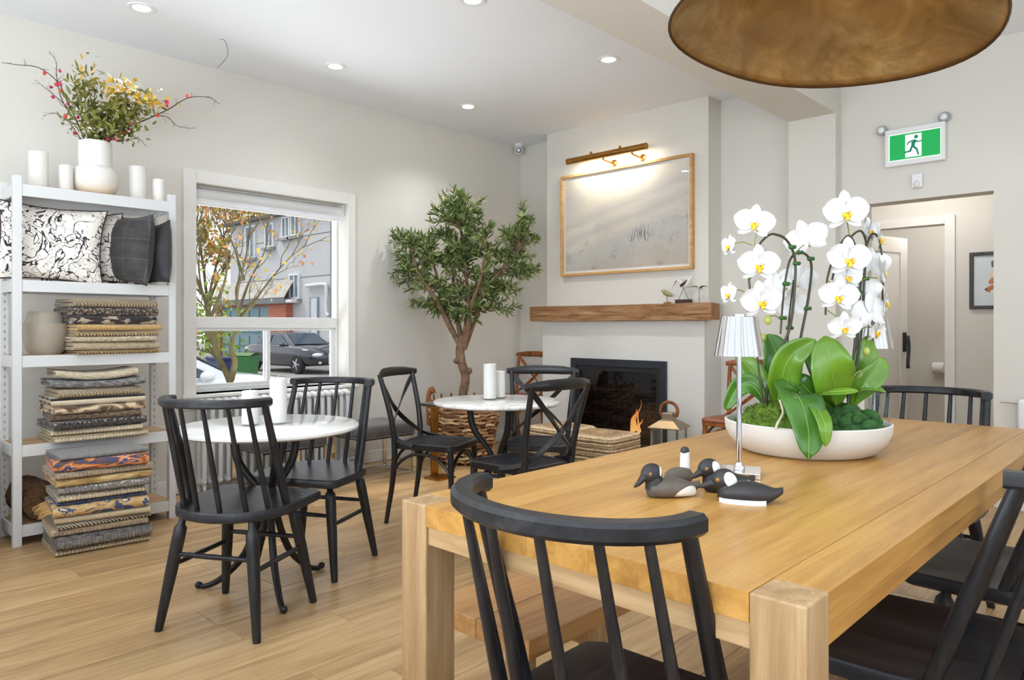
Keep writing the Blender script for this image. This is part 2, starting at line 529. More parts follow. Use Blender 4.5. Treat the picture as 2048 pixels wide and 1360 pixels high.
# hall ceiling light
hl = thing('hall_downlight', 'round recessed light in the hall ceiling beyond the doorway', 'ceiling light', (-1.6, 6.05, 2.45))
MB().lathe([(.035, -.004), (.055, -.006), (.055, 0)], 20).build('trim_ring', M['white_plastic'], hl)
MB().lathe([(0, -.003), (.035, -.003)], 20).build('lens', M['lens'], hl)
lamp('hall_bulb', 'POINT', (-1.6, 6.05, 2.36), 14, (1, .97, .93), shadow_soft_size=.05)
lamp('washroom_bulb', 'POINT', (-1.75, 7.5, 2.3), 13, (1, .97, .94), shadow_soft_size=.08)

# ------------------------------------------------------------------ window in the left wall
w1 = bpy.data.objects.new('window_1', None); col.objects.link(w1); struct(w1)
C0, C1, CZ0, CZ1 = 1.985, 3.342, .585, 2.178
for nm, (a, b, c, d) in (('casing', (C0, W0, WZ0, CZ1)), ('casing', (W1, C1, WZ0, CZ1)), ('casing', (W0, W1, WZ1, CZ1))):
    MB().box(WL, WL + .022, a, b, c, d).build(nm, M['trim'], w1, smooth=0, bevel=.004)
MB().box(WL - .16, WL + .045, C0 - .012, C1 + .012, WZ0 - .022, WZ0).build('sill', M['trim'], w1, smooth=0, bevel=.004)
MB().box(WL, WL + .018, C0, C1, CZ0 - .03, WZ0 - .022).build('apron', M['trim'], w1, smooth=0, bevel=.003)
FXm = -5.11
def wbar(name, y0, y1, z0, z1, d=.03, off=0):
    return MB().box(FXm - d + off, FXm + d + off, y0, y1, z0, z1).build(name, M['white_plastic'], w1, smooth=0, bevel=.003)
wbar('frame_stile', W0, W0 + .035, WZ0, WZ1); wbar('frame_stile', W1 - .012, W1, WZ0, WZ1)
wbar('frame_rail', W0 + .035, W1 - .012, WZ1 - .04, WZ1); wbar('frame_rail', W0 + .035, W1 - .012, WZ0, WZ0 + .03)
wbar('meeting_rail', W0 + .035, W1 - .012, 1.105, 1.185, .035)
MY = 2.668
def sash(y0, y1, z0, z1, off):
    s_ = ring(MB(), (y0, y1, z0, z1), (y0 + .03, y1 - .03, z0 + .025, z1 - .02), FXm - .012 + off, FXm + .012 + off, YZ).build('sash', M['white_plastic'], w1, smooth=0, fix=True, bevel=.002)
    MB().box(FXm - .002 + off, FXm + .002 + off, y0 + .03, y1 - .03, z0 + .025, z1 - .02).build('pane', M['glass'], s_, smooth=0)
    return s_
ls = sash(W0 + .035, MY + .02, WZ0 + .03, 1.105, .014)
sash(MY - .015, W1 - .012, WZ0 + .03, 1.105, -.014)
MB().box(FXm + .024, FXm + .034, MY - .012, MY + .002, .86, .93).build('latch', M['white_plastic'], ls, smooth=0, bevel=.002)
MB().box(FXm - .002, FXm + .002, W0 + .035, W1 - .012, 1.185, WZ1 - .04).build('pane', M['glass'], w1, smooth=0)
# roller blind
rb = thing('roller_blind', 'white roller blind rolled up at the top of the window', 'blind', (-5.03, 2.67, 1.975))
MB().tube([(0, -.585, .06), (0, .585, .06)], .042, 16).build('roll', M['white_plastic'], rb)
MB().box(.02, .024, -.58, .58, .0, .06).build('fabric', plain('blind_fabric', srgb(232, 233, 236), .7), rb, smooth=0)
MB().box(.012, .032, -.585, .585, -.022, .002).build('bottom_bar', M['white_plastic'], rb, smooth=0, bevel=.004)
for s_ in (-1, 1):
    MB().box(-.03, .05, s_ * .592 - .004, s_ * .592 + .004, .02, .113).build('bracket', M['white_plastic'], rb, smooth=0)

# ------------------------------------------------------------------ fireplace
fp = thing('fireplace_insert', 'black framed gas fireplace with a small orange flame behind glass', 'fireplace', (-3.59, 5.04, 0))
MF = plain('fire_frame', srgb(52, 56, 64), .38, .4)
MD = plain('firebox_dark', srgb(26, 26, 28), .6)
ring(MB(), (-.488, .488, .065, .838), (-.43, .43, .11, .775), -.022, .0, XZ).build('outer_frame', MF, fp, smooth=0, fix=True, bevel=.003)
ring(MB(), (-.43, .43, .11, .775), (-.395, .395, .14, .735), -.012, .03, XZ).build('inner_frame', MD, fp, smooth=0, fix=True, bevel=.002)
fb = MB()
fb.box(-.41, .41, .235, .245, .105, .78).box(-.425, -.41, .03, .245, .105, .78).box(.41, .425, .03, .245, .105, .78).box(-.41, .41, .03, .235, .105, .13).box(-.41, .41, .03, .235, .765, .78)
fb.build('firebox', MD, fp, smooth=0)
br = MB(); z = .14; k = 0
while z < .74:
    xx = -.40 + (-.06 if k % 2 else 0)
    while xx < .40:
        br.box(max(xx, -.405), min(xx + .112, .405), .224, .2345, z, z + .026); xx += .12
    z += .034; k += 1
br.build('brick_lining', plain('fire_brick', srgb(46, 44, 44), .7, var=.25, scale=20), fp, smooth=0, kind='stuff')
bu = MB()
for i, (a, b, zz, an) in enumerate(((-.2, .18, .165, .1), (-.05, .22, .19, -.35), (-.28, .02, .19, .4))):
    bu = MB().tube([(a, .10 + .05 * math.sin(an), zz), ((a + b) / 2, .12, zz + .012), (b, .14 - .06 * math.sin(an), zz + .02)], [.026, .03, .022], 9)
    bu.build('log', plain('charred_log', srgb(50, 42, 38), .9, var=.4, bump=.5), fp)
def flame(x, h, w):
    mb = MB(); n = 10; V = []
    pts = [(x + .02 * math.sin(i * .9) * i / n, .11 + .004 * i, .205 + h * i / n) for i in range(n + 1)]
    rad = [max(.0015, w * math.sin(min(1, (i + 1.2) / 4.2) * PI / 2) * (1 - i / n) ** .75) for i in range(n + 1)]
    mb.tube(pts, rad, 10, squash=.5)
    t = NT('flame'); t.n.remove(t.p)
    e = t.node('ShaderNodeEmission'); lw = t.node('ShaderNodeTexCoord'); sp = t.node('ShaderNodeSeparateXYZ')
    t.link(lw.outputs['Generated'], sp.inputs[0])
    t.link(t.ramp(sp.outputs[2], [(0, (1, .62, .18, 1)), (.5, (1, .42, .08, 1)), (1, (.8, .16, .02, 1))]), e.inputs[0]); e.inputs[1].default_value = 2.2
    t.link(e.outputs[0], t.n['Material Output'].inputs['Surface']); t.m.cycles.emission_sampling = 'NONE'
    return mb.build('flame', t.m, fp)
flame(.085, .21, .046); flame(.14, .13, .022); flame(.13, .29, .010)
lamp('fire_glow', 'POINT', (-3.42, 5.14, .34), 1.2, (1, .5, .18), shadow_soft_size=.06)
MB().box(-.395, .395, .004, .008, .14, .735).build('glass_pane', glass('fire_glass', (.62, .62, .66, 1), .02, 1.5, 1.6), fp, smooth=0)

# rough-hewn mantel
mt = MB()
X0, X1, Y0, Y1, Z0, Z1 = -4.52, -2.68, 4.965, 5.10, 1.163, 1.296
def mant(face):
    def fn(u, v):
        x_ = X0 + (X1 - X0) * u
        if face == 'front': y_, z_ = Y0, Z0 + (Z1 - Z0) * v
        elif face == 'top': y_, z_ = Y0 + (Y1 - Y0) * v, Z1
        else: y_, z_ = Y1 + (Y0 - Y1) * v, Z0
        n1 = noise.noise((x_ * 3.2, y_ * 14, z_ * 14)); n2 = noise.noise((x_ * 14, y_ * 30, z_ * 30 + 5))
        cr = -.006 if (face == 'front' and .2 < v < .42 and noise.noise((x_ * 2.0, 3, 1)) > -.1 and abs(v - .30 - .05 * noise.noise((x_ * 4, 0, 0))) < .03) else 0
        g = n1 * .005 + n2 * .0022
        if face == 'front': return (x_, y_ + g - cr, z_ + (n1 * .006 if v in (0, 1) else 0))
        if face == 'top': return (x_, min(y_ + (g if v == 0 else 0), Y1), z_ + (noise.noise((x_ * 3.2, y_ * 14, z_ * 14)) * .006 if v == 0 else n2 * .002))
        return (x_, min(y_ + (g if v == 1 else 0), Y1), z_ + (n1 * .006 if v == 1 else 0))
    return fn
mt.grid(mant('front'), 110, 16); mt.grid(mant('top'), 110, 4); mt.grid(mant('bottom'), 110, 4)
mt.box(X0 - .001, X0 + .004, Y0 + .004, Y1, Z0 + .004, Z1 - .005).box(X1 - .004, X1 + .001, Y0 + .004, Y1, Z0 + .004, Z1 - .005)
def mantelmat():
    t = NT('reclaimed_wood'); v = t.coord('Object', (1.2, 12, 12)); v2 = t.coord('Object', (1, 3, 3))
    f = t.noise(v, 3, 7, .65, .6); g = t.noise(v2, 2.2, 4, .6, .8)
    c = t.ramp(f, [(.3, srgb(66, 42, 24)), (.42, srgb(138, 98, 62)), (.62, srgb(178, 138, 96)), (.75, srgb(196, 162, 124))])
    c = t.mix(t.ramp(g, [(.42, (0, 0, 0, 1)), (.62, (.55, .55, .55, 1))]), c, srgb(150, 100, 58))
    t.set(c, .72); t.bump(f, .5, .006)
    return t.m
tag(mt.build('mantel_beam', mantelmat(), smooth=30), 'rough-hewn brown wooden beam mantel above the fireplace', 'mantel')

# framed beach picture
pc = thing('framed_picture', 'large pale beach photograph in a light oak frame above the mantel', 'picture', (-3.56, 5.10, 1.567))
PW, PH = .668, .905
MO = wood('frame_oak', srgb(184, 136, 78), srgb(206, 160, 100), srgb(220, 178, 120), 'X', 2, .4)
fwid = .022
for (a, b, c, d) in (((-PW, 0), (PW, 0), (PW - fwid, fwid), (-PW + fwid, fwid)), ((-PW + fwid, PH - fwid), (PW - fwid, PH - fwid), (PW, PH), (-PW, PH)),
                     ((-PW, 0), (-PW + fwid, fwid), (-PW + fwid, PH - fwid), (-PW, PH)), ((PW - fwid, fwid), (PW, 0), (PW, PH), (PW - fwid, PH - fwid))):
    MB().prism([a, b, c, d], -.045, -.002, XZ).build('frame_rail', MO, pc, smooth=0, fix=True, bevel=.002)
MB().box(-PW + .02, PW - .02, -.018, -.004, .02, PH - .02).build('mat_board', plain('mat_board', srgb(236, 232, 224), .8), pc, smooth=0)
def beach():
    t = NT('beach_print'); v = t.coord('Object', (1, 1, 1), rot=(0, R(14), 0)); v2 = t.coord('Object', (1.2, 1, 7), rot=(0, R(14), 0)); v0 = t.coord('Object')
    sp = t.node('ShaderNodeSeparateXYZ'); t.link(v, sp.inputs[0])
    f = t.noise(v2, 2.6, 7, .6, .5); g = t.noise(v0, 9, 8, .7, .3); b = t.noise(v0, 1.8, 3)
    h = t.math('ADD', t.math('MULTIPLY', sp.outputs[2], 1.1), t.math('MULTIPLY', f, .16))
    c = t.ramp(h, [(.05, srgb(190, 176, 156)), (.28, srgb(196, 190, 180)), (.42, srgb(204, 199, 190)), (.50, srgb(222, 212, 196)), (.56, srgb(206, 200, 190)), (.64, srgb(226, 218, 204)), (.70, srgb(208, 202, 192)), (.80, srgb(224, 216, 202)), (1, srgb(216, 208, 194))])
    c = t.mix(t.ramp(b, [(.45, (0, 0, 0, 1)), (.7, (.5, .5, .5, 1))]), c, srgb(186, 190, 196))
    m = t.math('MULTIPLY', t.ramp(g, [(.55, (0, 0, 0, 1)), (.66, (1, 1, 1, 1))]), t.ramp(sp.outputs[2], [(.30, (1, 1, 1, 1)), (.46, (0, 0, 0, 1))]))
    c = t.mix(t.math('MULTIPLY', m, .45), c, srgb(126, 116, 100))
    t.set(c, .6)
    return t.m
pr = MB().box(-PW + .045, PW - .045, -.020, -.018, .045, PH - .045).build('print', beach(), pc, smooth=0)
# the darker grass tuft printed low in the picture
tf = MB(); rt_ = random.Random(3)
for i in range(26):
    u = .17 + rt_.gauss(0, .045); w_ = .27 + rt_.uniform(-.02, .05)
    tf.prism([(u, w_), (u + .004, w_), (u + .01 + rt_.uniform(-.02, .02), w_ + .05 + rt_.uniform(0, .04))], -.0212, -.0202, XZ)
tf.build('printed_grass', plain('print_ink', srgb(104, 98, 86), .7, var=.3), pr, smooth=0, kind='stuff', fix=True)
MB().box(-PW + .022, PW - .022, -.029, -.027, .022, PH - .022).build('glazing', glass('picture_glass', (1, 1, 1, 1), 0, 1.45, .9), pc, smooth=0)
# brass picture light
pl = thing('picture_light', 'brass tube picture light mounted above the framed beach picture', 'picture light', (-3.64, 5.10, 2.55))
MB().tube([(-.40, -.16, .012), (.40, -.16, .012)], .026, 18).build('tube', M['brass'], pl)
for s_ in (-1, 1):
    MB().tube([(s_ * .40, -.16, .012), (s_ * .408, -.16, .012)], .027, 18).build('end_cap', M['brass'], pl)
for xx in (-.02, .27):
    MB().tube(curve([(xx, -.005, -.035), (xx, -.05, -.038), (xx, -.15, -.03), (xx, -.16, -.01)], 10), .008, 8).build('arm', M['brass'], pl)
    MB().lathe([(.03, 0), (.03, .006), (.012, .012)], 16, M=Matrix.Translation((xx, -.001, -.035)) @ Matrix.Rotation(PI / 2, 4, 'X')).build('wall_rose', M['brass'], pl)
for xx in (-.15, .15):
    MB().lathe([(.0, .0), (.012, .0), (.012, .018), (.0, .024)], 14, (xx, -.16, .036)).build('finial', M['brass'], pl)
MB().box(-.37, .37, -.142, -.1335, -.006, .010).build('lamp_slot', emit('picture_lamp', (1, .86, .66, 1), 9), pl, smooth=0)
lamp('picture_lamp_light', 'AREA', (-3.64, 4.955, 2.53), 5.5, (1, .88, .7), (R(24), 0, 0), shape='RECTANGLE', size=.72, size_y=.03)

# ------------------------------------------------------------------ bird figurines on the mantel
ZM = 1.298
bm_ = plain('bird_olive', srgb(150, 140, 96), .55, var=.25, scale=30); bw = plain('bird_white', srgb(226, 222, 212), .5, var=.04); bd = plain('bird_dark', srgb(62, 46, 44), .5, var=.2, scale=30)
def figurine(name, label, loc):
    return thing(name, label, 'figurine', loc, 0, 'carved birds on the mantel')
b1 = figurine('bird_figurine', 'small olive bird figurine on a peg, leftmost on the mantel', (-3.10, 5.03, ZM))
MB().lathe([(.026, 0), (.028, .006), (.026, .014), (.0, .016)], 14).build('base', M['oak_bench'], b1)
MB().tube([(0, 0, .012), (0, 0, .06)], .0025, 6).build('peg', bd, b1)
body = MB().tube([(-.042, 0, .108), (-.034, 0, .106), (-.015, 0, .088), (.01, 0, .074), (.035, 0, .066), (.06, 0, .058)], [.006, .013, .02, .019, .011, .002], 12)
body.build('body', bm_, b1)
MB().tube([(-.044, 0, .107), (-.058, 0, .100)], [.004, .0008], 6).build('bill', bd, b1)
b2 = figurine('bird_figurine', 'white wading bird figurine with dark wing on a dark plinth', (-2.95, 5.03, ZM))
MB().box(-.068, .068, -.018, .018, 0, .03).build('plinth', plain('dark_plinth', srgb(66, 40, 30), .5), b2, smooth=0, bevel=.002)
for s_ in (-1, 1):
    MB().tube([(.0, .004 * s_, .115), (s_ * .045, 0, .028)], .0022, 6).build('leg', bd, b2)
MB().tube(curve([(-.062, 0, .182), (-.05, 0, .184), (-.03, 0, .170), (0, 0, .140), (.028, 0, .152), (.05, 0, .185), (.075, 0, .215)], 20), [lerpl([.007, .010, .014, .027, .023, .012, .002], i / 20) for i in range(21)], 12, squash=.7).build('body', bw, b2)
for s_ in (-1, 1):
    MB().tube(curve([(-.018, s_ * .021, .135), (.01, s_ * .024, .15), (.04, s_ * .016, .182)], 8), [lerpl([.010, .013, .002], i / 8) for i in range(9)], 8, squash=.3, up=(0, 0, 1)).build('wing', bd, b2)
MB().tube([(-.062, 0, .183), (-.105, 0, .118)], [.004, .001], 6).build('bill', bd, b2)
b3 = figurine('bird_figurine', 'dark flying bird figurine with spread wings on a thin pin, rightmost on the mantel', (-2.815, 5.03, ZM))
MB().lathe([(.016, 0), (.016, .003), (0, .004)], 12).build('base', bd, b3)
MB().tube([(0, 0, .003), (0, 0, .105)], .002, 6).build('pin', bd, b3)
for s_ in (-1, 1):
    MB().tube(curve([(0, 0, .112), (s_ * .03, 0, .128), (s_ * .055, -.008, .126), (s_ * .085, -.012, .118)], 12), [lerpl([.016, .013, .008, .001], i / 12) for i in range(13)], 8, squash=.35, up=(0, 1, 0)).build('wing', bd, b3)
MB().tube([(0, -.045, .108), (0, -.02, .112), (0, .01, .110), (0, .045, .114)], [.002, .009, .012, .002], 8).build('body', bw, b3)

# ------------------------------------------------------------------ exit sign, sensor, dome camera
ex = thing('exit_sign', 'green and white running-man exit sign with two emergency lamps above the doorway', 'exit sign', (-1.377, WB, 2.312))
ring(MB(), (-.178, .178, -.128, .118), (-.155, .155, -.095, .085), -.05, -.002, XZ).build('housing', M['white_plastic'], ex, smooth=0, fix=True, bevel=.006)
GR = emit('exit_green', srgb(0, 150, 70), .55); WH = emit('exit_white', srgb(240, 250, 246), .75); TG = emit('exit_teal', srgb(0, 118, 84), .4)
MB().box(-.155, .155, -.040, -.004, -.095, .085).build('backlit_panel', WH, ex, smooth=0)
MB().box(-.150, -.055, -.042, -.040, -.089, .079).build('green_field', GR, ex, smooth=0)
MB().box(.042, .150, -.042, -.040, -.089, .079).build('green_field', GR, ex, smooth=0)
MB().box(-.055, .042, -.042, -.040, .069, .079).build('green_field', GR, ex, smooth=0)
MB().box(-.055, .042, -.042, -.040, -.089, -.08).build('green_field', GR, ex, smooth=0)
mn = MB()
def limb(a, b, w):
    ax, az = a; bx, bz = b; L = math.hypot(bx - ax, bz - az); nx, nz = -(bz - az) / L * w / 2, (bx - ax) / L * w / 2
    mn.prism([(ax - nx, az - nz), (bx - nx, bz - nz), (bx + nx, bz + nz), (ax + nx, az + nz)], -.0435, -.042, XZ)
mn.prism([(.010 + .0125 * math.cos(a), .048 + .0125 * math.sin(a)) for a in [i * PI / 8 for i in range(16)]], -.0435, -.042, XZ)
mn.prism([(-.016, .028), (.006, .032), (.012, .022), (-.002, -.016), (-.020, -.020)], -.0435, -.042, XZ)
limb((.004, .024), (.022, .012), .009); limb((.022, .014), (.042, .016), .008)
limb((-.014, .026), (-.036, .016), .009); limb((-.034, .02), (-.042, .002), .008)
limb((-.006, -.012), (.014, -.034), .013); limb((.013, -.03), (.024, -.072), .011)
limb((-.015, -.014), (-.026, -.044), .013); limb((-.022, -.04), (-.062, -.046), .011)
mn.build('running_man', TG, ex, smooth=0, fix=True)
gy = plain('lamp_grey', srgb(176, 176, 176), .4)
for (dx, dz) in ((-.202, .128), (.170, .146)):
    h_ = MB().lathe([(.012, 0), (.03, .004), (.034, .03), (.026, .045), (.0, .047)], 20, M=Matrix.Translation((dx, -.004, dz)) @ Matrix.Rotation(PI / 2, 4, 'X')).build('lamp_head', gy, ex)
    MB().lathe([(0, .048), (.016, .0475), (.018, .046)], 16, M=Matrix.Translation((dx, -.004, dz)) @ Matrix.Rotation(PI / 2, 4, 'X')).build('lamp_lens', M['white_plastic'], h_)
sn = thing('motion_sensor', 'small white motion sensor on the wall between exit sign and doorway', 'sensor', (-1.367, WB, 2.07))
MB().box(-.032, .032, -.030, 0, -.042, .050).build('case', M['white_plastic'], sn, smooth=0, bevel=.006)
MB().ell((0, -.028, -.018), (.022, .014, .024), 14, 8).build('lens', plain('sensor_lens', srgb(222, 222, 220), .4), sn)
sc_ = thing('security_camera', 'white ball security camera with black lens in the ceiling corner', 'security camera', (-4.86, 5.18, CH))
MB().lathe([(.045, 0), (.045, -.016), (.03, -.024), (.018, -.03)], 20).build('mount', M['white_plastic'], sc_)
MB().ell((0, 0, -.058), (.042, .042, .042), 18, 12).build('ball', M['white_plastic'], sc_)
MB().lathe([(0, .0), (.026, 0), (.028, -.006), (.027, -.02)], 18, M=Matrix.Translation((.024, -.028, -.066)) @ Vector((.62, -.74, -.2)).to_track_quat('Z', 'Y').to_matrix().to_4x4()).build('lens', M['black'], sc_)

# ------------------------------------------------------------------ recessed ceiling lights
def downlight(x, y, label, e=10):
    t = thing('recessed_ceiling_light', label, 'ceiling light', (x, y, CH), 0, 'recessed ceiling lights')
    MB().lathe([(.045, -.002), (.058, -.006), (.072, -.005), (.074, 0)], 28).build('trim_ring', M['white_plastic'], t)
    MB().lathe([(0, -.004), (.046, -.0035)], 24).build('lens', M['lens'], t)
    lamp('downlight_beam', 'SPOT', (x, y, CH - .02), e, (.97, .98, 1.0), (0, 0, 0), spot_size=R(125), spot_blend=.9, shadow_soft_size=.045)
downlight(-4.30, 1.50, 'round recessed ceiling light nearest the flowers above the shelf rack')
downlight(-4.31, 2.756, 'round recessed ceiling light in front of the window, second along the wall', 16)
downlight(-4.32, 4.003, 'round recessed ceiling light above the olive tree', 44)
downlight(-2.89, 2.713, 'round recessed ceiling light cut off by the top edge of the photo', 16)
downlight(-2.88, 3.946, 'round recessed ceiling light in front of the chimney breast', 44)
downlight(-2.89, 1.45, 'round recessed ceiling light over the near round table')
downlight(-2.89, .2, 'round recessed ceiling light over the empty floor')
for (x, y, lb) in ((-.95, 4.35, 'before the doorway'),):
    downlight(x, y, 'round recessed ceiling light ' + lb)
# loose bell wire on the ceiling
_w = Vector((-4.40, 2.02, CH))
WIREPTS = [tuple(_w + RT * a + Vector((0, 0, b))) for a, b in ((-.03, -.001), (-.005, -.004), (.012, -.03), (.022, -.075), (.016, -.11), (-.012, -.145), (-.045, -.18))]
wr = MB().tube(curve(WIREPTS, 20), .0022, 5)
tag(wr.build('loose_wire', plain('grey_wire', srgb(120, 120, 122), .5)), 'thin grey loose wire dangling from the ceiling', 'wire')

# ------------------------------------------------------------------ brass pendant over the dining table
pd = thing('pendant_lamp', 'large hammered brass dish pendant hanging over the dining table', 'pendant lamp', (-.772, 2.136, 0))
def brass_dish():
    t = NT('patinated_brass'); v = t.coord('Object'); 
    f = t.noise(v, 4.5, 6, .6, 1.6); g = t.noise(v, 2.2, 3, .5, .8); h = t.noise(t.coord('Object', (9, 3, 9)), 3, 5, .6, .8)
    c = t.ramp(f, [(.3, srgb(152, 120, 72)), (.5, srgb(184, 150, 96)), (.7, srgb(210, 180, 126))])
    c = t.mix(t.ramp(g, [(.4, (0, 0, 0, 1)), (.7, (.7, .7, .7, 1))]), c, srgb(146, 120, 92))
    t.set(c, t.ramp(h, [(.3, (.30, .30, .30, 1)), (.7, (.46, .46, .46, 1))]), .88)
    t.bump(t.math('ADD', t.math('MULTIPLY', g, .7), t.math('MULTIPLY', f, .3)), .5, .03)
    return t.m
sh = MB()
AX, BX, SA, SB, ZC = .4526, .3736, -.0778, -.1105, 1.9725
def dish(u, v):
    a = 2 * PI * u; q = v ** .9
    wob = 1 + .03 * math.sin(2 * a + .6) * v + .012 * math.sin(5 * a) * v
    p = AX * q * math.cos(a) * wob; w_ = BX * q * math.sin(a) * wob
    zz = ZC + SA * p + SB * w_ + .20 * (1 - q ** 2.3)
    P = RT * p + FW * w_
    return (P.x, P.y, zz)
sh.grid(dish, 64, 22)
so = sh.build('shade', brass_dish(), pd, smooth=60, weld=True)
md = so.modifiers.new('thickness', 'SOLIDIFY'); md.thickness = .006; md.offset = 0
rimp = []
for i in range(64):
    rimp.append(dish(i / 64, 1.0))
MB().tube(rimp, .0045, 6, closed=True).build('rim', plain('dark_rim', srgb(92, 66, 36), .4, .8), pd)
MB().tube([(0, 0, 2.17), (0, 0, 2.88)], .007, 8).build('rod', M['brass'], pd)
MB().lathe([(.06, 2.87), (.065, 2.885), (.065, CH)], 20).build('ceiling_canopy', M['brass'], pd)

# ------------------------------------------------------------------ oak dining table
TX0, TX1, TY0, TY1, TZ = -1.206, -.368, .93, 3.07, .76
LW, TT = .078, .042
dt = thing('dining_table', 'long light oak dining table with square legs set into its corners', 'dining table', (0, 0, 0))
g = .0005
nb = 5
inner = (TX1 - TX0 - 2 * LW) / nb
MB().box(TX0, TX0 + LW - g, TY0 + LW + g, TY1 - LW - g, TZ - TT, TZ).build('board', M['oak'], dt, smooth=0, bevel=.0008)
MB().box(TX1 - LW + g, TX1, TY0 + LW + g, TY1 - LW - g, TZ - TT, TZ).build('board', M['oak'], dt, smooth=0, bevel=.0008)
for i in range(nb):
    a = TX0 + LW + inner * i
    MB().box(a + (g if i == 0 else .0002), a + inner - (g if i == nb - 1 else .0002), TY0 + .001, TY1 - .001, TZ - TT, TZ).build('board', M['oak'], dt, smooth=0, bevel=.0003)
for sx in (0, 1):
    for sy in (0, 1):
        a = TX0 if sx == 0 else TX1 - LW; b = TY0 if sy == 0 else TY1 - LW
        MB().box(a, a + LW, b, b + LW, 0, TZ).build('leg', M['oak_leg'], dt, smooth=0, bevel=.003)
AZ = TZ - TT - .002
MB().box(TX0 + LW, TX1 - LW, TY0 + .006, TY0 + .03, AZ - .036, AZ).build('apron', M['oak_x'], dt, smooth=0, bevel=.002)
MB().box(TX0 + LW, TX1 - LW, TY1 - .03, TY1 - .006, AZ - .036, AZ).build('apron', M['oak_x'], dt, smooth=0, bevel=.002)
MB().box(TX0 + .006, TX0 + .03, TY0 + LW, TY1 - LW, AZ - .036, AZ).build('apron', M['oak'], dt, smooth=0, bevel=.002)
MB().box(TX1 - .03, TX1 - .006, TY0 + LW, TY1 - LW, AZ - .036, AZ).build('apron', M['oak'], dt, smooth=0, bevel=.002)

# bench under the table
bn = thing('bench', 'low oak bench tucked under the left side of the dining table', 'bench', (-1.20, 2.02, 0))
for i in range(2):
    a = -.165 + .165 * i
    MB().box(a + .0005, a + .1645, -.885, .885, .408, .452).build('seat_board', M['oak_bench'], bn, smooth=0, bevel=.002)
for sy in (-1, 1):
    for sx in (-1, 1):
        c = (sx * .125, sy * .60)
        MB().box(c[0] - .03, c[0] + .03, c[1] - .03, c[1] + .03, 0, .407).build('leg', M['oak_leg'], bn, smooth=0, bevel=.003)
    MB().box(-.095, .095, sy * .60 - .02, sy * .60 + .02, .34, .407).build('cross_rail', M['oak_x'], bn, smooth=0, bevel=.002)
MB().box(-.02, .02, -.58, .58, .355, .40).build('stretcher', M['oak_bench'], bn, smooth=0, bevel=.002)

# ------------------------------------------------------------------ black spindle-back chair
def seat_outline(n=18):
    pts = [(-.195, .228), (-.228, .205)]
    pts += [(-.232, .06), (-.228, -.02)]
    for i in range(1, n):
        a = PI + PI * i / n
        pts.append((.228 * math.cos(a), -.02 + .205 * math.sin(a)))
    pts += [(.228, -.02), (.232, .06), (.228, .205), (.195, .228)]
    return pts
def spindle_chair(name, label, loc, rz):
    t = thing(name, label, 'chair', loc, rz, 'black spindle-back chairs')
    o = seat_outline(); n = len(o)
    V = []; F = []
    rings = [(.94, .410), (1.0, .418), (1.0, .444), (.985, .450), (.90, .449), (.70, .443), (.40, .440), (.12, .440)]
    for (s_, z_) in rings:
        for (x_, y_) in o: V.append((x_ * s_, (y_ - .0) * s_, z_))
    for r_ in range(len(rings) - 1):
        for k in range(n):
            l = (k + 1) % n
            F.append((r_ * n + k, r_ * n + l, r_ * n + n + l, r_ * n + n + k))
    F.append(tuple(range(n))[::-1]); F.append(tuple((len(rings) - 1) * n + k for k in range(n)))
    MB().add(V, F).build('seat', M['black_seat'], t, smooth=35, fix=True)
    feet = {}
    for sx in (-1, 1):
        for sy in (-1, 1):
            a = Vector((sx * .145, sy * .135 - .01, .412)); b = Vector((sx * .205, sy * .193 - (.005 if sy > 0 else .01), 0))
            pr = [(0, .0125), (.07, .0135), (.10, .0225), (.2, .0235), (.5, .0215), (.97, .0150), (1, .0135)]
            MB().tube([a.lerp(b, q[0]) for q in pr], [q[1] for q in pr], 14).build('leg', M['black_wood'], t)
            feet[(sx, sy)] = (a, b)
    def at(k, z):
        a, b = feet[k]; return a.lerp(b, (.412 - z) / .412)
    for (k1, k2, z) in (((-1, -1), (1, -1), .275), ((-1, 1), (1, 1), .275), ((-1, -1), (-1, 1), .235), ((1, -1), (1, 1), .235)):
        p, q = at(k1, z), at(k2, z)
        MB().tube([p, p.lerp(q, .2), p.lerp(q, .5), p.lerp(q, .8), q], [.0075, .0095, .0105, .0095, .0075], 10).build('stretcher', M['black_wood'], t)
    angs = [-84, -60, -38, -13, 13, 38, 60, 84]
    for i, a in enumerate(angs):
        a = R(a); post = i in (0, 7)
        bot = Vector((.210 * math.sin(a), .006 - .202 * math.cos(a), .442)); top = Vector((.203 * math.sin(a), -.133 - .155 * math.cos(a), .834))
        k = 1.6 if post else 1
        MB().tube([bot, bot.lerp(top, .3), bot.lerp(top, .65), top], [.0098 * k, .0108 * k, .0092 * k, .0078 * k], 10).build('back_post' if post else 'spindle', M['black_wood'], t)
    pts = []
    for i in range(29):
        a = R(-92 + 184 * i / 28)
        pts.append((.204 * math.sin(a), -.135 - .155 * math.cos(a), .846))
    ups = [(0, 0, 1)] * 29
    MB().ribbon(pts, .031, .036, (0, 0, 1)).build('crest_rail', M['black_seat'], t, smooth=35, fix=True)
    return t
sc0 = spindle_chair('spindle_chair', 'black spindle-back chair at the near end of the dining table, seen from behind', (-.72, 1.03, 0), R(2))
dup(sc0, (-.405, 1.745, 0), R(94), 'black spindle-back chair on the right side of the dining table, nearest the camera')
dup(sc0, (-.385, 2.41, 0), R(90), 'black spindle-back chair on the right side of the dining table, second from the camera')
dup(sc0, (-.82, 3.20, 0), R(180), 'black spindle-back chair at the far end of the dining table before the doorway')
dup(sc0, (-2.70, 1.305, 0), R(29.4), 'black spindle-back chair in front of the white round table, its back to the camera')
dup(sc0, (-3.02, 1.825, 0), R(208), 'black spindle-back chair behind the white round table, facing the camera')

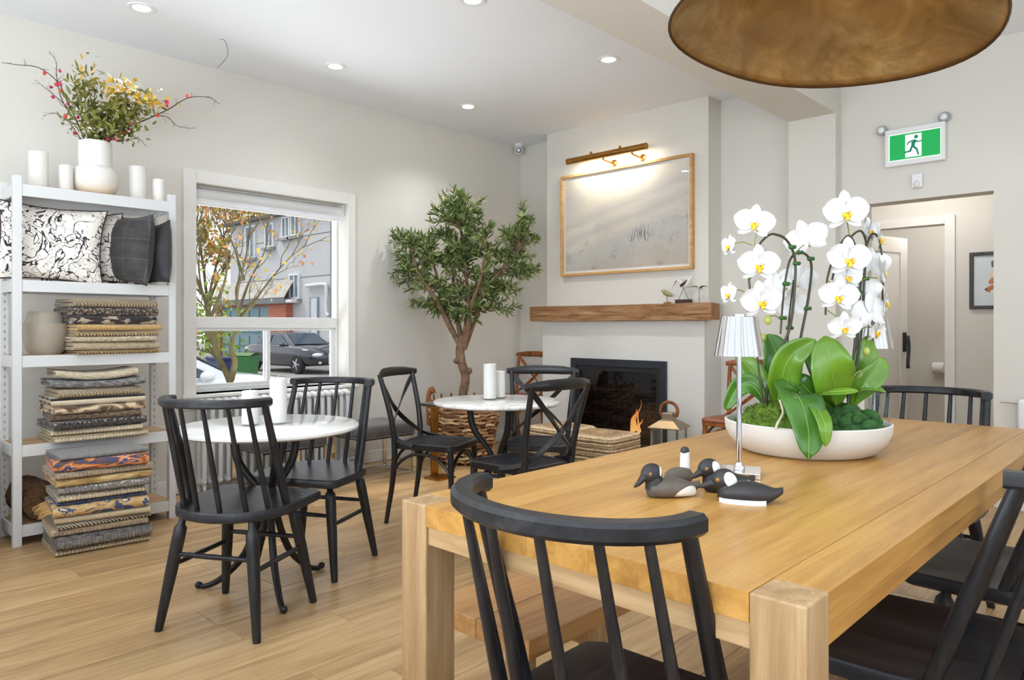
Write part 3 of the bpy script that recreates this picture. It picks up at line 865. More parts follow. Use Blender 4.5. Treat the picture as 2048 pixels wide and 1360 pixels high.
# ------------------------------------------------------------------ round bistro tables
def round_table(name, label, loc, rz, rad, top_mat, z):
    t = thing(name, label, 'round table', loc, rz)
    MB().lathe([(0, z - .022), (rad - .012, z - .022), (rad, z - .014), (rad, z - .005), (rad - .006, z), (0, z)], 64).build('table_top', top_mat, t)
    MB().lathe([(0, z - .034), (.17, z - .034), (.175, z - .023), (0, z - .023)], 32).build('top_plate', M['iron'], t)
    for k in range(3):
        a = 2 * PI * k / 3
        d = Vector((math.cos(a), math.sin(a), 0))
        pts = curve([d * .155 + Vector((0, 0, z - .03)), d * .13 + Vector((0, 0, z - .16)), d * .042 + Vector((0, 0, .42)), d * .036 + Vector((0, 0, .33)), d * .105 + Vector((0, 0, .15)), d * .205 + Vector((0, 0, .045)), d * .275 + Vector((0, 0, .012)), d * .30 + Vector((0, 0, .022))], 30)
        MB().tube(pts, [lerpl([.018, .018, .015, .015, .015, .013, .011, .010], i / 30) for i in range(31)], 10).build('leg', M['iron'], t)
        MB().ell(tuple(d * .302 + Vector((0, 0, .017))), (.015, .015, .015), 12, 8).build('foot', M['iron'], t)
    MB().tube([(0, 0, .30), (0, 0, .40)], .022, 14).build('hub', M['iron'], t)
    return t
RT1 = (-2.878, 1.515, 0)
a1 = math.atan2(1.427 - 1.515, -2.573 + 2.855)
round_table('bistro_table', 'small round table with white top between two black spindle chairs', RT1, a1, .375, M['quartz'], .70)
RT2 = (-2.86, 2.87, 0)
round_table('bistro_table', 'small round marble-topped table among the black cross-back chairs', RT2, R(100), .355, M['marble'], .705)

def candle(name, label, loc, r, h, dish_=True, group=None):
    t = thing(name, label, 'candle', loc, 0, group)
    z0 = .006 if dish_ else 0
    MB().lathe([(0, z0), (r, z0), (r, z0 + h - .003), (r - .003, z0 + h), (r * .6, z0 + h - .002), (0, z0 + h - .006)], 28).build('wax', M['candle'], t)
    MB().tube([(0, 0, z0 + h - .007), (.001, 0, z0 + h + .006), (.004, 0, z0 + h + .012)], .0014, 5).build('wick', M['wick'], t)
    return t
def saucer(label, loc, r):
    t = thing('glass_saucer', label, 'saucer', loc)
    MB().lathe([(0, .0), (r * .6, .0), (r, .010), (r - .002, .012), (r * .58, .0035), (0, .0035)], 28).build('plate', M['dish_glass'], t)
    return t
def on_table(c, u, w, z):
    p = Vector(c) + RT * u + FW * w
    return (p.x, p.y, z)
p = on_table(RT1, .028, .035, .70); candle('pillar_candle', 'taller white pillar candle on the white round table', (p[0], p[1], .7005), .036, .19)
saucer('clear glass saucer under the taller candle on the white round table', p, .058)
p = on_table(RT1, -.075, -.015, .70); candle('pillar_candle', 'shorter white pillar candle on the white round table, behind chair spindles', (p[0], p[1], .7005), .034, .14)
saucer('clear glass saucer under the shorter candle on the white round table', p, .054)
p = on_table(RT2, -.04, .035, .705); candle('pillar_candle', 'taller white pillar candle on the marble-topped table', (p[0], p[1], .7055), .036, .195)
saucer('clear glass saucer under the taller candle on the marble-topped table', p, .054)
p = on_table(RT2, .018, .115, .705); candle('pillar_candle', 'shorter white pillar candle beside the taller one on the marble-topped table', (p[0], p[1], .7055), .027, .15)
saucer('clear glass saucer under the shorter candle on the marble-topped table', p, .04)

# ------------------------------------------------------------------ cross-back bentwood chairs
def cross_chair(name, label, loc, rz, wm, seat='cane', group='black cross-back chairs'):
    t = thing(name, label, 'chair', loc, rz, group)
    def outl(s_=1.0, dz=0):
        P = []
        for (cx, cy, a0, a1) in ((.135, .145, 0, 90), (-.135, .145, 90, 180), (-.125, -.145, 180, 270), (.125, -.145, 270, 360)):
            rr = .058 if cy > 0 else .045
            for i in range(6):
                a = R(a0 + (a1 - a0) * i / 5)
                P.append(((cx + rr * math.cos(a)) * s_, (cy + rr * math.sin(a)) * s_))
        return P
    o = outl(); q = outl(.86); n = len(o)
    V = [(x, y, .425) for x, y in o] + [(x, y, .458) for x, y in o] + [(x, y, .458) for x, y in q] + [(x, y, .425) for x, y in q]
    F = []
    for k in range(n):
        l = (k + 1) % n
        F += [(k, l, n + l, n + k), (n + k, n + l, 2 * n + l, 2 * n + k), (2 * n + k, 2 * n + l, 3 * n + l, 3 * n + k), (3 * n + k, 3 * n + l, l, k)]
    fr = MB().add(V, F).build('seat_frame', wm, t, smooth=35, fix=True, bevel=.004)
    if seat == 'cane':
        MB().prism(q, .444, .449).build('seat_panel', M['cane'], t, smooth=0)
        st = MB()
        for i in range(-13, 14):
            st.beam((i * .0122, -.158, .4515), (i * .0122, .17, .4515), .0075, .003)
        for i in range(-13, 14):
            st.beam((-.165, i * .0122 + .006, .4525), (.165, i * .0122 + .006, .4525), .0045, .003)
        st.build('cane_weave', M['cane'], t, smooth=0, kind='stuff')
    else:
        V = []
        for (s_, z_) in ((1.0, .448), (1.02, .462), (.97, .476), (.6, .482), (.1, .484)):
            V += [(x * s_, y * s_, z_) for x, y in o]
        F = [(r_ * n + k, r_ * n + (k + 1) % n, r_ * n + n + (k + 1) % n, r_ * n + n + k) for r_ in range(4) for k in range(n)]
        F += [tuple(range(n))[::-1], tuple(4 * n + k for k in range(n))]
        MB().add(V, F).build('seat_pad', M['leather'], t, smooth=50, fix=True)
    for sx in (-1, 1):
        MB().tube(curve([(sx * .178, .182, 0), (sx * .172, .172, .25), (sx * .165, .165, .44)], 8), [.0125 + .005 * i / 8 for i in range(9)], 12).build('leg', wm, t)
        MB().tube(curve([(sx * .168, -.235, 0), (sx * .163, -.195, .25), (sx * .162, -.185, .45), (sx * .175, -.205, .62), (sx * .196, -.262, .845)], 22), [lerpl([.0125, .016, .017, .016, .0135], i / 22) for i in range(23)], 12).build('back_leg', wm, t)
        # crossing band from the top corner through the middle of the back to the opposite side of the seat
        MB().ribbon(curve([(sx * .19, -.258, .82), (sx * .10, -.262, .725), (0, -.258 - .006 * sx, .625), (-sx * .105, -.228, .535), (-sx * .165, -.16, .475), (-sx * .195, -.05, .45)], 26), .027, .009, [(0, 1, 0)] * 0 or (sx * .6, .0, .8)).build('cross_band', wm, t, smooth=35, fix=True)
    pts = curve([(-.222, -.245, .842), (-.12, -.285, .848), (0, -.298, .850), (.12, -.285, .848), (.222, -.245, .842)], 20)
    MB().tube(pts, [lerpl([.016, .026, .027, .026, .016], i / 20) for i in range(21)], 12, squash=.42, up=(0, 0, 1)).build('crest_rail', wm, t)
    def arch(p, q, h):
        p = Vector(p); q = Vector(q); P = []
        for i in range(17):
            a = PI * i / 16
            m = (p + q) / 2 + (p - q) / 2 * math.cos(a)
            P.append((m.x, m.y, p.z + h * math.sin(a)))
        MB().tube(P, .0095, 8).build('arch_brace', wm, t)
    arch((-.172, .172, .25), (.172, .172, .25), .155); arch((-.168, -.195, .25), (.168, -.195, .25), .155)
    arch((-.172, -.19, .25), (-.174, .17, .25), .155); arch((.172, -.19, .25), (.174, .17, .25), .155)
    return t
cc = cross_chair('cross_back_chair', 'black cross-back chair with woven seat left of the marble-topped table', (-3.22, 2.735, 0), R(-66), M['black_lacquer'])
dup(cc, (-2.44, 2.62, 0), R(88), 'black cross-back chair with woven seat right of the marble-topped table, its back to the camera')
dup(cc, (-2.80, 3.14, 0), R(214), 'black cross-back chair with woven seat behind the marble-topped table')
cb = cross_chair('cross_back_chair', 'brown cross-back chair with leather seat right of the chimney breast', (-2.37, 4.78, 0), R(180), M['brown_wood'], 'pad', 'brown cross-back chairs')
dup(cb, (-4.665, 4.93, 0), R(180), 'brown cross-back chair in the niche left of the chimney breast', 'brown cross-back chairs')

# ------------------------------------------------------------------ white shelving rack
SX0, SX1, SY0, SY1 = -4.66, -4.345, .905, 1.705
LEV = [1.843, 1.355, .968, .512, .105]
rk = thing('shelving_rack', 'white metal shelving rack holding rugs, cushions and bowls beside the window', 'shelf', (0, 0, 0))
pw_ = .038
for (x_, y_) in ((SX0, SY0), (SX0, SY1 - pw_), (SX1 - pw_, SY0), (SX1 - pw_, SY1 - pw_)):
    po = MB().box(x_, x_ + pw_, y_, y_ + pw_, 0, 1.885).build('post', M['white_metal'], rk, smooth=0, bevel=.002)
    if x_ == SX0:
        sl = MB()
        for i in range(45):
            sl.prism([(x_ + pw_ / 2 + .005 * math.cos(a * PI / 4), .05 + i * .04 + .009 * math.sin(a * PI / 4)) for a in range(8)], y_ + (pw_ - .0006 if y_ > 1.3 else -.0006), y_ + (pw_ + .0012 if y_ > 1.3 else .0006), XZ)
            sl.prism([(y_ + pw_ / 2 + .005 * math.cos(a * PI / 4), .05 + i * .04 + .009 * math.sin(a * PI / 4)) for a in range(8)], x_ + pw_ - .0006, x_ + pw_ + .0012, YZ)
        sl.build('slot_holes', plain('slot_grey', srgb(168, 168, 166), .7), po, smooth=0, kind='stuff', fix=True)
MBRD = wood('rack_board', srgb(176, 140, 100), srgb(196, 160, 118), srgb(206, 172, 132), 'Y', 1, .55)
for z in LEV:
    MB().box(SX0 + .02, SX1 - .018, SY0 + .02, SY1 - .02, z - .014, z).build('shelf_board', MBRD, rk, smooth=0)
    for (a, b, c, d) in ((SX1 - .016, SX1 - .004, SY0 + pw_, SY1 - pw_), (SX0 + .004, SX0 + .016, SY0 + pw_, SY1 - pw_)):
        MB().box(a, b, c, d, z - .060, z).build('beam', M['white_metal'], rk, smooth=0, bevel=.002)
    for (c, d) in ((SY0 + .004, SY0 + .016), (SY1 - .016, SY1 - .004)):
        MB().box(SX0 + pw_, SX1 - pw_, c, d, z - .060, z).build('beam', M['white_metal'], rk, smooth=0, bevel=.002)

# candles and vase on the top shelf
for (y_, r_, h_, x_, lb) in ((1.05, .046, .205, -4.50, 'tall white pillar candle, leftmost on top of the shelving rack'), (1.172, .034, .148, -4.47, 'short white pillar candle just left of the vase on the rack'),
                             (1.547, .049, .205, -4.50, 'tall white pillar candle right of the vase on the rack'), (1.652, .034, .140, -4.46, 'shortest white pillar candle, rightmost on top of the rack')):
    candle('pillar_candle', lb, (x_, y_, LEV[0]), r_, h_, False, 'candles on top of the rack')
vs = thing('ceramic_vase', 'cream ceramic vase with a straight neck holding branches on the rack', 'vase', (-4.5, 1.325, LEV[0]))
def vasemat():
    t = NT('rough_ceramic'); v = t.coord('Object', (1, 1, 26)); sp = t.node('ShaderNodeSeparateXYZ'); t.link(t.coord('Object'), sp.inputs[0])
    f = t.noise(v, 3, 4); 
    c = t.ramp(t.math('ADD', sp.outputs[2], t.math('MULTIPLY', f, .012)), [(.02, srgb(224, 204, 176)), (.07, srgb(230, 222, 210)), (.12, srgb(234, 228, 218)), (.3, srgb(240, 238, 232))])
    t.set(c, .6); t.bump(f, .25, .004)
    return t.m
MB().lathe([(0, 0), (.075, 0), (.098, .02), (.113, .06), (.116, .10), (.114, .135), (.102, .158), (.088, .167), (.084, .170), (.084, .25), (.082, .305), (.077, .308), (.076, .29), (.076, .17), (.06, .15), (0, .1)], 40).build('body', vasemat(), vs)

# dried flower arrangement in the vase
fa = thing('flower_arrangement', 'tall arrangement of yellow leaves and pink-budded twigs in the cream vase', 'flowers', (-4.5, 1.325, LEV[0]))
def vp(px, py, dd=0.0):
    u = (px - 190) * .0028; zz = 2.151 + (283 - py) * .0028 - LEV[0]
    p = RT * u + FW * dd
    return Vector((p.x, p.y, zz))
MT = plain('twig_bark', srgb(72, 54, 38), .8, var=.2, scale=30)
tw_ = [([(172, 300), (165, 275), (150, 240), (130, 200), (110, 160), (70, 130), (30, 125), (-6, 119)], .0042, .02), ([(148, 238), (120, 195), (112, 150), (108, 120), (92, 97)], .003, .01),
       ([(160, 275), (140, 250), (125, 235), (100, 220), (85, 218), (65, 221)], .0026, .05), ([(205, 300), (225, 265), (280, 240), (330, 215), (370, 190), (410, 188), (432, 201)], .004, .03),
       ([(300, 230), (330, 230), (350, 248), (385, 252)], .0024, .03), ([(205, 300), (222, 282), (255, 280), (285, 280), (298, 294)], .0024, -.03), ([(140, 218), (110, 190), (92, 175), (75, 160)], .0022, -.02),
       ([(195, 300), (190, 240), (185, 190), (178, 150)], .003, .02), ([(200, 300), (215, 240), (235, 190), (245, 160)], .003, -.01), ([(190, 300), (170, 250), (160, 200), (158, 160)], .003, -.03),
       ([(202, 300), (235, 255), (265, 220), (300, 190)], .003, .04)]
rf = random.Random(5)
def rvec0(r_):
    return Vector((r_.gauss(0, 1), r_.gauss(0, 1), r_.gauss(0, 1))).normalized()
for (pp, r0, dd) in tw_:
    n = len(pp); P = [vp(a, b, dd * i / n * 2 + rf.uniform(-.006, .006) * (i > 0)) for i, (a, b) in enumerate(pp)]
    C = curve(P, 26)
    mb = MB().tube(C, [r0 * (1.15 - .8 * i / 26) for i in range(27)], 6)
    for k in range(6, 26, 3):
        q = C[k]; d = (C[k] - C[k - 2]).normalized()
        e = q + (d * .7 + rvec0(rf) * .8).normalized() * rf.uniform(.02, .06)
        mb.tube(curve([q, q.lerp(e, .5) + rvec0(rf) * .004, e], 5), [r0 * .4, r0 * .36, r0 * .32, r0 * .28, r0 * .22, r0 * .15], 4)
    mb.build('twig', MT, fa)
def leafquad(mb, p, d, n_, L, w, curl=.2):
    """four-segment lance leaf from p along d, facing n_"""
    d = d.normalized(); s_ = d.cross(n_)
    if s_.length < 1e-4: s_ = d.cross(Vector((1, 0, 0)))
    s_.normalize(); up = s_.cross(d)
    V = [p]
    for (t, ww) in ((.25, .8), (.55, 1.0), (.8, .6)):
        c = p + d * (L * t) - up * (curl * L * t * t)
        V += [c - s_ * (w * ww / 2), c + s_ * (w * ww / 2)]
    V.append(p + d * L - up * (curl * L))
    mb.add(V, [(0, 2, 1), (1, 2, 4, 3), (3, 4, 6, 5), (5, 6, 7)])
def rvec(r_):
    while True:
        v = Vector((r_.uniform(-1, 1), r_.uniform(-1, 1), r_.uniform(-1, 1)))
        if .05 < v.length < 1: return v.normalized()
lg = plain('leaf_olive', srgb(112, 112, 44), .5, var=.35, scale=14); ly = plain('leaf_yellow', srgb(206, 166, 52), .5, var=.25, scale=20); lc = plain('petal_cream', srgb(232, 222, 190), .5, var=.05)
mg, my_, mc = MB(), MB(), MB()
def blob(mb, cx, cy, sx, sy, n, L, w):
    for i in range(n):
        p = vp(rf.gauss(cx, sx), min(276, rf.gauss(cy, sy)), rf.gauss(0, .05))
        leafquad(mb, p, rvec(rf) + Vector((0, 0, .5)), rvec(rf), L * rf.uniform(.6, 1.3), w * rf.uniform(.7, 1.2))
blob(mg, 225, 245, 26, 22, 300, .048, .020); blob(mg, 175, 235, 20, 25, 150, .045, .016); blob(mg, 160, 185, 9, 22, 60, .05, .014); blob(mg, 186, 180, 9, 26, 80, .055, .014); blob(mg, 265, 215, 26, 14, 130, .045, .017); blob(mg, 205, 268, 30, 8, 60, .04, .016)
blob(my_, 238, 185, 14, 14, 70, .04, .02); blob(my_, 295, 200, 18, 8, 50, .035, .018); blob(my_, 185, 155, 8, 14, 26, .04, .014); blob(my_, 262, 205, 25, 10, 40, .035, .016); blob(my_, 158, 165, 5, 12, 12, .04, .012)
blob(mc, 265, 180, 18, 6, 22, .035, .014); blob(mc, 250, 170, 12, 8, 14, .03, .012); blob(mc, 200, 262, 8, 6, 8, .03, .016)
mg.build('green_foliage', lg, fa, smooth=0, kind='stuff'); my_.build('yellow_foliage', ly, fa, smooth=0, kind='stuff'); mc.build('cream_petals', lc, fa, smooth=0, kind='stuff')
PK = [plain('blossom_pink', srgb(222, 74, 110), .5, var=.15), plain('blossom_coral', srgb(226, 92, 72), .5, var=.15), plain('blossom_rose', srgb(206, 40, 84), .5, var=.15)]
fm = MB()
for k in range(5):
    a = 2 * PI * k / 5
    leafquad(fm, Vector((0, 0, 0)), Vector((math.cos(a), math.sin(a), .9)), Vector((math.cos(a) * -.9, math.sin(a) * -.9, 1)), .019, .017, -.2)
fm.ell((0, 0, .004), (.004, .004, .005), 8, 5)
fmesh = [fm.mesh('blossom', 0) for _ in PK]
for i, (px, py) in enumerate(((118, 142), (94, 146), (103, 176), (121, 170), (125, 182), (108, 196), (135, 208), (136, 232), (152, 232), (187, 245), (199, 258), (148, 268), (233, 280), (250, 268), (257, 258), (270, 242), (313, 232), (340, 214), (331, 203), (370, 189), (220, 281), (263, 247), (112, 168))):
    p = vp(px, py, rf.uniform(-.03, .01))
    o = obj('blossom', fmesh[i % 3], PK[i % 3], fa, loc=p)
    o.rotation_euler = (rf.uniform(.3, 1.6), 0, rf.uniform(0, 6)); s_ = rf.uniform(.8, 1.15); o.scale = (s_, s_, s_)

# ------------------------------------------------------------------ cushions on the second shelf
def pillow(mb, w, h, t, n=18, corner=.1):
    """stuffed square cushion: width along x, height along z, thickness along y, with drawn-out corners"""
    def side(sg):
        def fn(u, v):
            a, b = u * 2 - 1, v * 2 - 1
            prof = max(0, (1 - a * a) * (1 - b * b)) ** .42
            k = 1 - corner * (1 - a * a) * .0 
            ex = 1 - corner * (1 - b * b) * abs(a) ** 2; ez = 1 - corner * (1 - a * a) * abs(b) ** 2
            wr = .035 * t * noise.noise((a * 3, b * 3, sg * 5.0))
            return (a * w / 2 * ex, sg * (t / 2 * prof + wr * prof), b * h / 2 * ez)
        return fn
    mb.grid(side(1), n, n)
    b0 = len(mb.v)
    mb.grid(side(-1), n, n)
    return mb
def piping(w, h, corner=.1):
    P = []
    for k in range(4):
        for i in range(14):
            s_ = -1 + 2 * i / 14
            a, b = ((s_, -1), (1, s_), (-s_, 1), (-1, -s_))[k]
            ex = 1 - corner * (1 - b * b) * abs(a) ** 2; ez = 1 - corner * (1 - a * a) * abs(b) ** 2
            P.append((a * w / 2 * ex, 0, b * h / 2 * ez))
    return P
def sketchmat():
    t = NT('line_drawing_fabric'); v = t.coord('Object', (1, .35, 1)); n1 = t.noise(v, 7.5, 2.0, .5, 1.8)
    d = t.math('ABSOLUTE', t.math('SUBTRACT', n1, .5)); n2 = t.noise(v, 15, 1.0, .5, 2.2); d2 = t.math('ABSOLUTE', t.math('SUBTRACT', n2, .53))
    l1 = t.ramp(d, [(.013, (0, 0, 0, 1)), (.022, (1, 1, 1, 1))]); l2 = t.ramp(d2, [(.011, (0, 0, 0, 1)), (.018, (1, 1, 1, 1))])
    c = t.mix(t.math('MULTIPLY', l1, l2), srgb(34, 30, 30), srgb(238, 230, 220))
    t.set(c, .85, sheen=.1); return t.m
def plaidmat():
    t = NT('charcoal_plaid'); v = t.coord('Object'); sp = t.node('ShaderNodeSeparateXYZ'); t.link(v, sp.inputs[0])
    def lines(o, f):
        x_ = t.math('FRACT', t.math('MULTIPLY', o, f)); return t.ramp(t.math('ABSOLUTE', t.math('SUBTRACT', x_, .5)), [(.012, (1, 1, 1, 1)), (.028, (0, 0, 0, 1))])
    l = t.math('MAXIMUM', lines(sp.outputs[0], 9.0), lines(sp.outputs[2], 9.0))
    f = t.noise(t.coord('Object', (1, 1, 3)), 10, 4, .6)
    c = t.mix(t.math('MULTIPLY', l, .30), t.ramp(f, [(.3, srgb(46, 43, 43)), (.7, srgb(68, 64, 62))]), srgb(120, 116, 112))
    t.set(c, .75, sheen=.1); t.bump(f, .2, .01); return t.m
SK, PLD = sketchmat(), plaidmat(); NV = plain('navy_velvet', srgb(44, 43, 46), .65, var=.35, scale=12, sheen=.15); BK = plain('dark_piping', srgb(40, 32, 30), .7)
def cushion(label, loc, rz, w, h, t, m, pm=None, tilt=0, roll=0):
    o = thing('cushion', label, 'cushion', loc, rz, 'cushions on the second shelf')
    c = pillow(MB(), w, h, t).build('cover', m, o, smooth=70)
    c.rotation_euler = (tilt, roll, 0)
    q = MB().tube(piping(w, h), .0042 if pm else .0022, 6, closed=True).build('piping', pm or m, o)
    q.rotation_euler = (tilt, roll, 0)
    return o
zc = LEV[1]
cushion('cream cushion with black line drawings of dogs, front left on the second shelf', (-4.452, 1.10, zc + .205), R(73), .50, .42, .13, SK, BK, R(-6), R(3))
cushion('cream line-drawing cushion partly hidden behind the front dog cushion', (-4.53, 1.27, zc + .195), R(70), .42, .40, .12, SK, BK, R(-4), R(-4))
cushion('charcoal plaid cushion standing on edge, left of the two dark cushions', (-4.40, 1.475, zc + .195), R(14), .36, .40, .17, PLD, None, R(-3), R(3))
cushion('dark grey velvet cushion, rightmost on the second shelf', (-4.42, 1.60, zc + .18), R(12), .34, .36, .13, NV, None, R(-3), R(-4))

# ------------------------------------------------------------------ bowls on the third shelf
BW = plain('taupe_stoneware', srgb(166, 156, 140), .7, var=.08, scale=6, bump=.08)
bo = thing('stoneware_bowl', 'large taupe stoneware bowl standing left of the folded rugs', 'bowl', (-4.50, 1.085, LEV[2]))
MB().lathe([(0, 0), (.07, 0), (.088, .02), (.105, .08), (.112, .165), (.106, .165), (.10, .10), (.06, .015), (0, .012)], 36).build('body', BW, bo)
b2_ = thing('stoneware_bowl', 'smaller taupe bowl turned upside down inside the large bowl', 'bowl', (-4.50, 1.08, LEV[2] + .14))
MB().lathe([(.092, .0), (.091, .03), (.080, .080), (.072, .089), (.0, .091)], 36).build('body', BW, b2_)

# ------------------------------------------------------------------ folded rugs
def rugmat(name, kind, cols, sc=1.0):
    t = NT(name); v = t.coord('Object', (sc, sc, sc), True)
    if kind == 'plain':
        f = t.noise(v, 60, 3, .6); c = t.ramp(f, [(.3, cols[0]), (.7, cols[1])]); h = f
    elif kind == 'braid':
        w = t.node('ShaderNodeTexWave', wave_type='BANDS', bands_direction='DIAGONAL'); t.link(v, w.inputs['Vector']); w.inputs['Scale'].default_value = 38; w.inputs['Distortion'].default_value = 3.0; w.inputs['Detail'].default_value = 1
        f = w.outputs['Fac']; c = t.ramp(f, [(.15, cols[0]), (.5, cols[1])]); h = f
    elif kind == 'knit':
        q = t.node('ShaderNodeTexVoronoi'); t.link(v, q.inputs['Vector']); q.inputs['Scale'].default_value = 70
        f = q.outputs['Distance']; c = t.ramp(f, [(.15, cols[1]), (.55, cols[0])]); h = t.math('SUBTRACT', 1, f)
    elif kind == 'blotch':
        f = t.noise(t.coord('Object', (sc * .8, sc, sc * 1.6), True), 13, 3, .55, .6)
        n = len(cols); c = t.ramp(f, [(.36 + .30 * i / (n - 1), cc_) for i, cc_ in enumerate(cols)], 'CONSTANT'); h = t.noise(v, 70, 2)
    elif kind == 'block':
        q = t.node('ShaderNodeTexBrick'); q.inputs['Scale'].default_value = 9; q.inputs['Color1'].default_value = cols[0]; q.inputs['Color2'].default_value = cols[0]; q.inputs['Mortar'].default_value = cols[1]; q.inputs['Mortar Size'].default_value = .06
        q.inputs['Brick Width'].default_value = .9; q.inputs['Row Height'].default_value = .22
        mp = t.coord('Object', (1, 1, 1), False, (0, R(90), R(90))); t.link(mp, q.inputs['Vector']); c = q.outputs['Color']; h = t.noise(v, 70, 2)
    else:                                        # streaked
        f = t.noise(t.coord('Object', (sc, sc * .12, sc * 3), True), 40, 4, .6, .3); c = t.ramp(f, [(.35, cols[0]), (.65, cols[1])]); h = f
    t.set(c, .9, sheen=.15); t.bump(h, .7, .006)
    return t.m
S = srgb
def rug(label, loc, rz, w, dep, th, m, sag=0.0, seed=0, edge=None, fringe=None, group=None):
    """rug folded over: width along local x, fold at local -y (front)"""
    t = thing('folded_rug', label, 'rug', loc, rz, group)
    rr = random.Random(seed); ph = rr.uniform(0, 6); tilt = rr.uniform(-.006, .006)
    h2 = th / 2; g = .0022
    prof = []                                       # closed section (y,z), U lying on its side, bend at front
    N = 7
    for i in range(N + 1):
        a = PI / 2 + PI * i / N
        prof.append((-dep / 2 + h2 + h2 * math.cos(a), h2 + (h2 - .0008) * math.sin(a)))
    prof += [(dep / 2, .0008), (dep / 2, h2 - g)]
    for i in range(4):
        a = -PI / 2 - PI * i / 3
        prof.append((-dep / 2 + h2 + (g * 2) * math.cos(a), h2 + g * math.sin(a)))
    prof += [(dep / 2 - .008, h2 + g), (dep / 2 - .008, th - .0008)]
    n = len(prof); K = 20; V = []; F = []
    for i in range(K + 1):
        x_ = -w / 2 + w * i / K; u = i / K * 2 - 1
        dz = sag * (u * u - .33) + .0012 * math.sin(u * 4 + ph)
        dy = .006 * noise.noise((u * 2.2, seed * 3.1, 0))
        rd = 1 if 0 < i < K else .93
        for (y_, z_) in prof:
            V.append((x_ + .004 * noise.noise((y_ * 9, z_ * 30, seed)), y_ + dy, max(0, h2 + (z_ - h2) * rd) + max(0, dz + sag * .33)))
    for i in range(K):
        for k in range(n):
            l = (k + 1) % n
            F.append((i * n + k, i * n + l, i * n + n + l, i * n + n + k))
    F.append(tuple(range(n))[::-1]); F.append(tuple(K * n + k for k in range(n)))
    MB().add(V, F).build('fold', m, t, smooth=50, fix=True)
    if edge:
        mb = MB(); k = int(w / .016)
        for i in range(k):
            x_ = -w / 2 + .01 + (w - .02) * i / (k - 1); u = x_ / w * 2
            mb.ell((x_, -dep / 2 - .001, h2 * .9 + max(0, sag * u * u)), (.0105, .007, h2 * .62), 7, 5)
        mb.build('braided_edge', edge, t, kind='stuff')
    if fringe:
        mb = MB()
        for i in range(22):
            y_ = -dep / 2 + .03 + (dep - .05) * i / 21
            mb.tube([(-w / 2, y_, h2), (-w / 2 - .02 - rr.uniform(0, .012), y_ + rr.uniform(-.01, .01), h2 - .004), (-w / 2 - .045 - rr.uniform(0, .02), y_ + rr.uniform(-.02, .02), .004)], [.0035, .003, .0015], 5)
        mb.build('fringe', fringe, t, kind='stuff')
    return t
cream, tan, beige, brown, dk, gry, lgr, wht = S(214, 200, 176), S(188, 160, 120), S(196, 182, 158), S(104, 82, 64), S(52, 46, 44), S(110, 106, 102), S(160, 154, 146), S(230, 222, 208)
ED = plain('cord_cream', S(204, 186, 154), .9, var=.2, scale=40, bump=.5); ED2 = plain('cord_taupe', S(168, 146, 120), .9, var=.25, scale=40, bump=.5); EG = plain('cord_grey', S(128, 122, 116), .9, var=.3, scale=60, bump=.5); EB = plain('cord_black_white', S(70, 62, 58), .9, var=.6, scale=90)
def stack(base, name, x, y, z, items, rz0, group):
    tot = len(items)
    for i, (lab, m, th, w, dep, ex) in enumerate(items):
        rr = random.Random(100 + i * 7 + int(z * 100))
        lb = lab + ' ' + name
        rug(lb, (x + rr.uniform(-.012, .02) + (dep - .30) * -.1, y + rr.uniform(-.008, .012), z), R(90 + rz0 + rr.uniform(-4, 4)), w, dep, th, m, ex.get('sag', 0), 10 + i + int(z * 10), ex.get('edge'), ex.get('fringe'), group)
        z += th + .0006 + (max(0, ex.get('lift', 0)))
# stack standing on the floor in front of the rack (bottom to top)
fl = [('cream corded rug at the very bottom of', rugmat('rug_a', 'knit', (S(150, 128, 96), S(216, 198, 166))), .030, .43, .33, {'edge': ED}),
      ('dark grey tweed rug second from the floor in', rugmat('rug_b', 'streak', (S(56, 52, 50), S(132, 126, 120))), .062, .43, .34, {'edge': EG}),
      ('plain sand-coloured rug third from the floor in', rugmat('rug_c', 'plain', (S(180, 156, 118), S(204, 182, 146))), .034, .43, .345, {'edge': ED2}),
      ('black and white zigzag rug fourth from the floor in', rugmat('rug_d', 'braid', (S(40, 36, 34), S(200, 184, 160))), .026, .42, .34, {}),
      ('beige rug with black edging fifth from the floor in', rugmat('rug_e', 'plain', (S(186, 164, 130), S(206, 188, 156))), .032, .42, .33, {}),
      ('navy and gold patterned rug with fringe in', rugmat('rug_f', 'blotch', (S(66, 76, 110), S(196, 158, 104), S(206, 176, 124), S(70, 80, 116), S(226, 206, 170))), .054, .42, .34, {'fringe': plain('fringe_gold', S(190, 150, 92), .9)}),
      ('navy edged rug lying on the navy and gold one in', rugmat('rug_g', 'streak', (S(48, 56, 84), S(88, 96, 124))), .018, .40, .32, {}),
      ('thick cream basket-weave rug in the middle of', rugmat('rug_h', 'knit', (S(150, 138, 118), S(216, 206, 188))), .036, .39, .33, {'edge': ED}),
      ('grey and cream bobbled rug above the middle of', rugmat('rug_i', 'knit', (S(118, 112, 104), S(208, 200, 186))), .036, .40, .33, {'edge': EG}),
      ('pale yellow tie-dyed rug fourth from the top of', rugmat('rug_j', 'blotch', (S(158, 126, 74), S(190, 156, 100), S(212, 182, 130), S(222, 198, 152))), .038, .43, .33, {}),
      ('taupe corded rug third from the top of', rugmat('rug_k', 'braid', (S(120, 102, 84), S(210, 194, 168))), .034, .44, .33, {'edge': ED2}),
      ('orange, navy and cream painterly rug second from the top of', rugmat('rug_l', 'blotch', (S(70, 74, 108), S(104, 76, 70), S(214, 126, 62), S(226, 158, 108), S(74, 80, 120), S(222, 140, 76))), .056, .42, .34, {}),
      ('grey felt rug topmost of', rugmat('rug_m', 'plain', (S(108, 106, 102), S(136, 134, 130))), .022, .40, .30, {})]
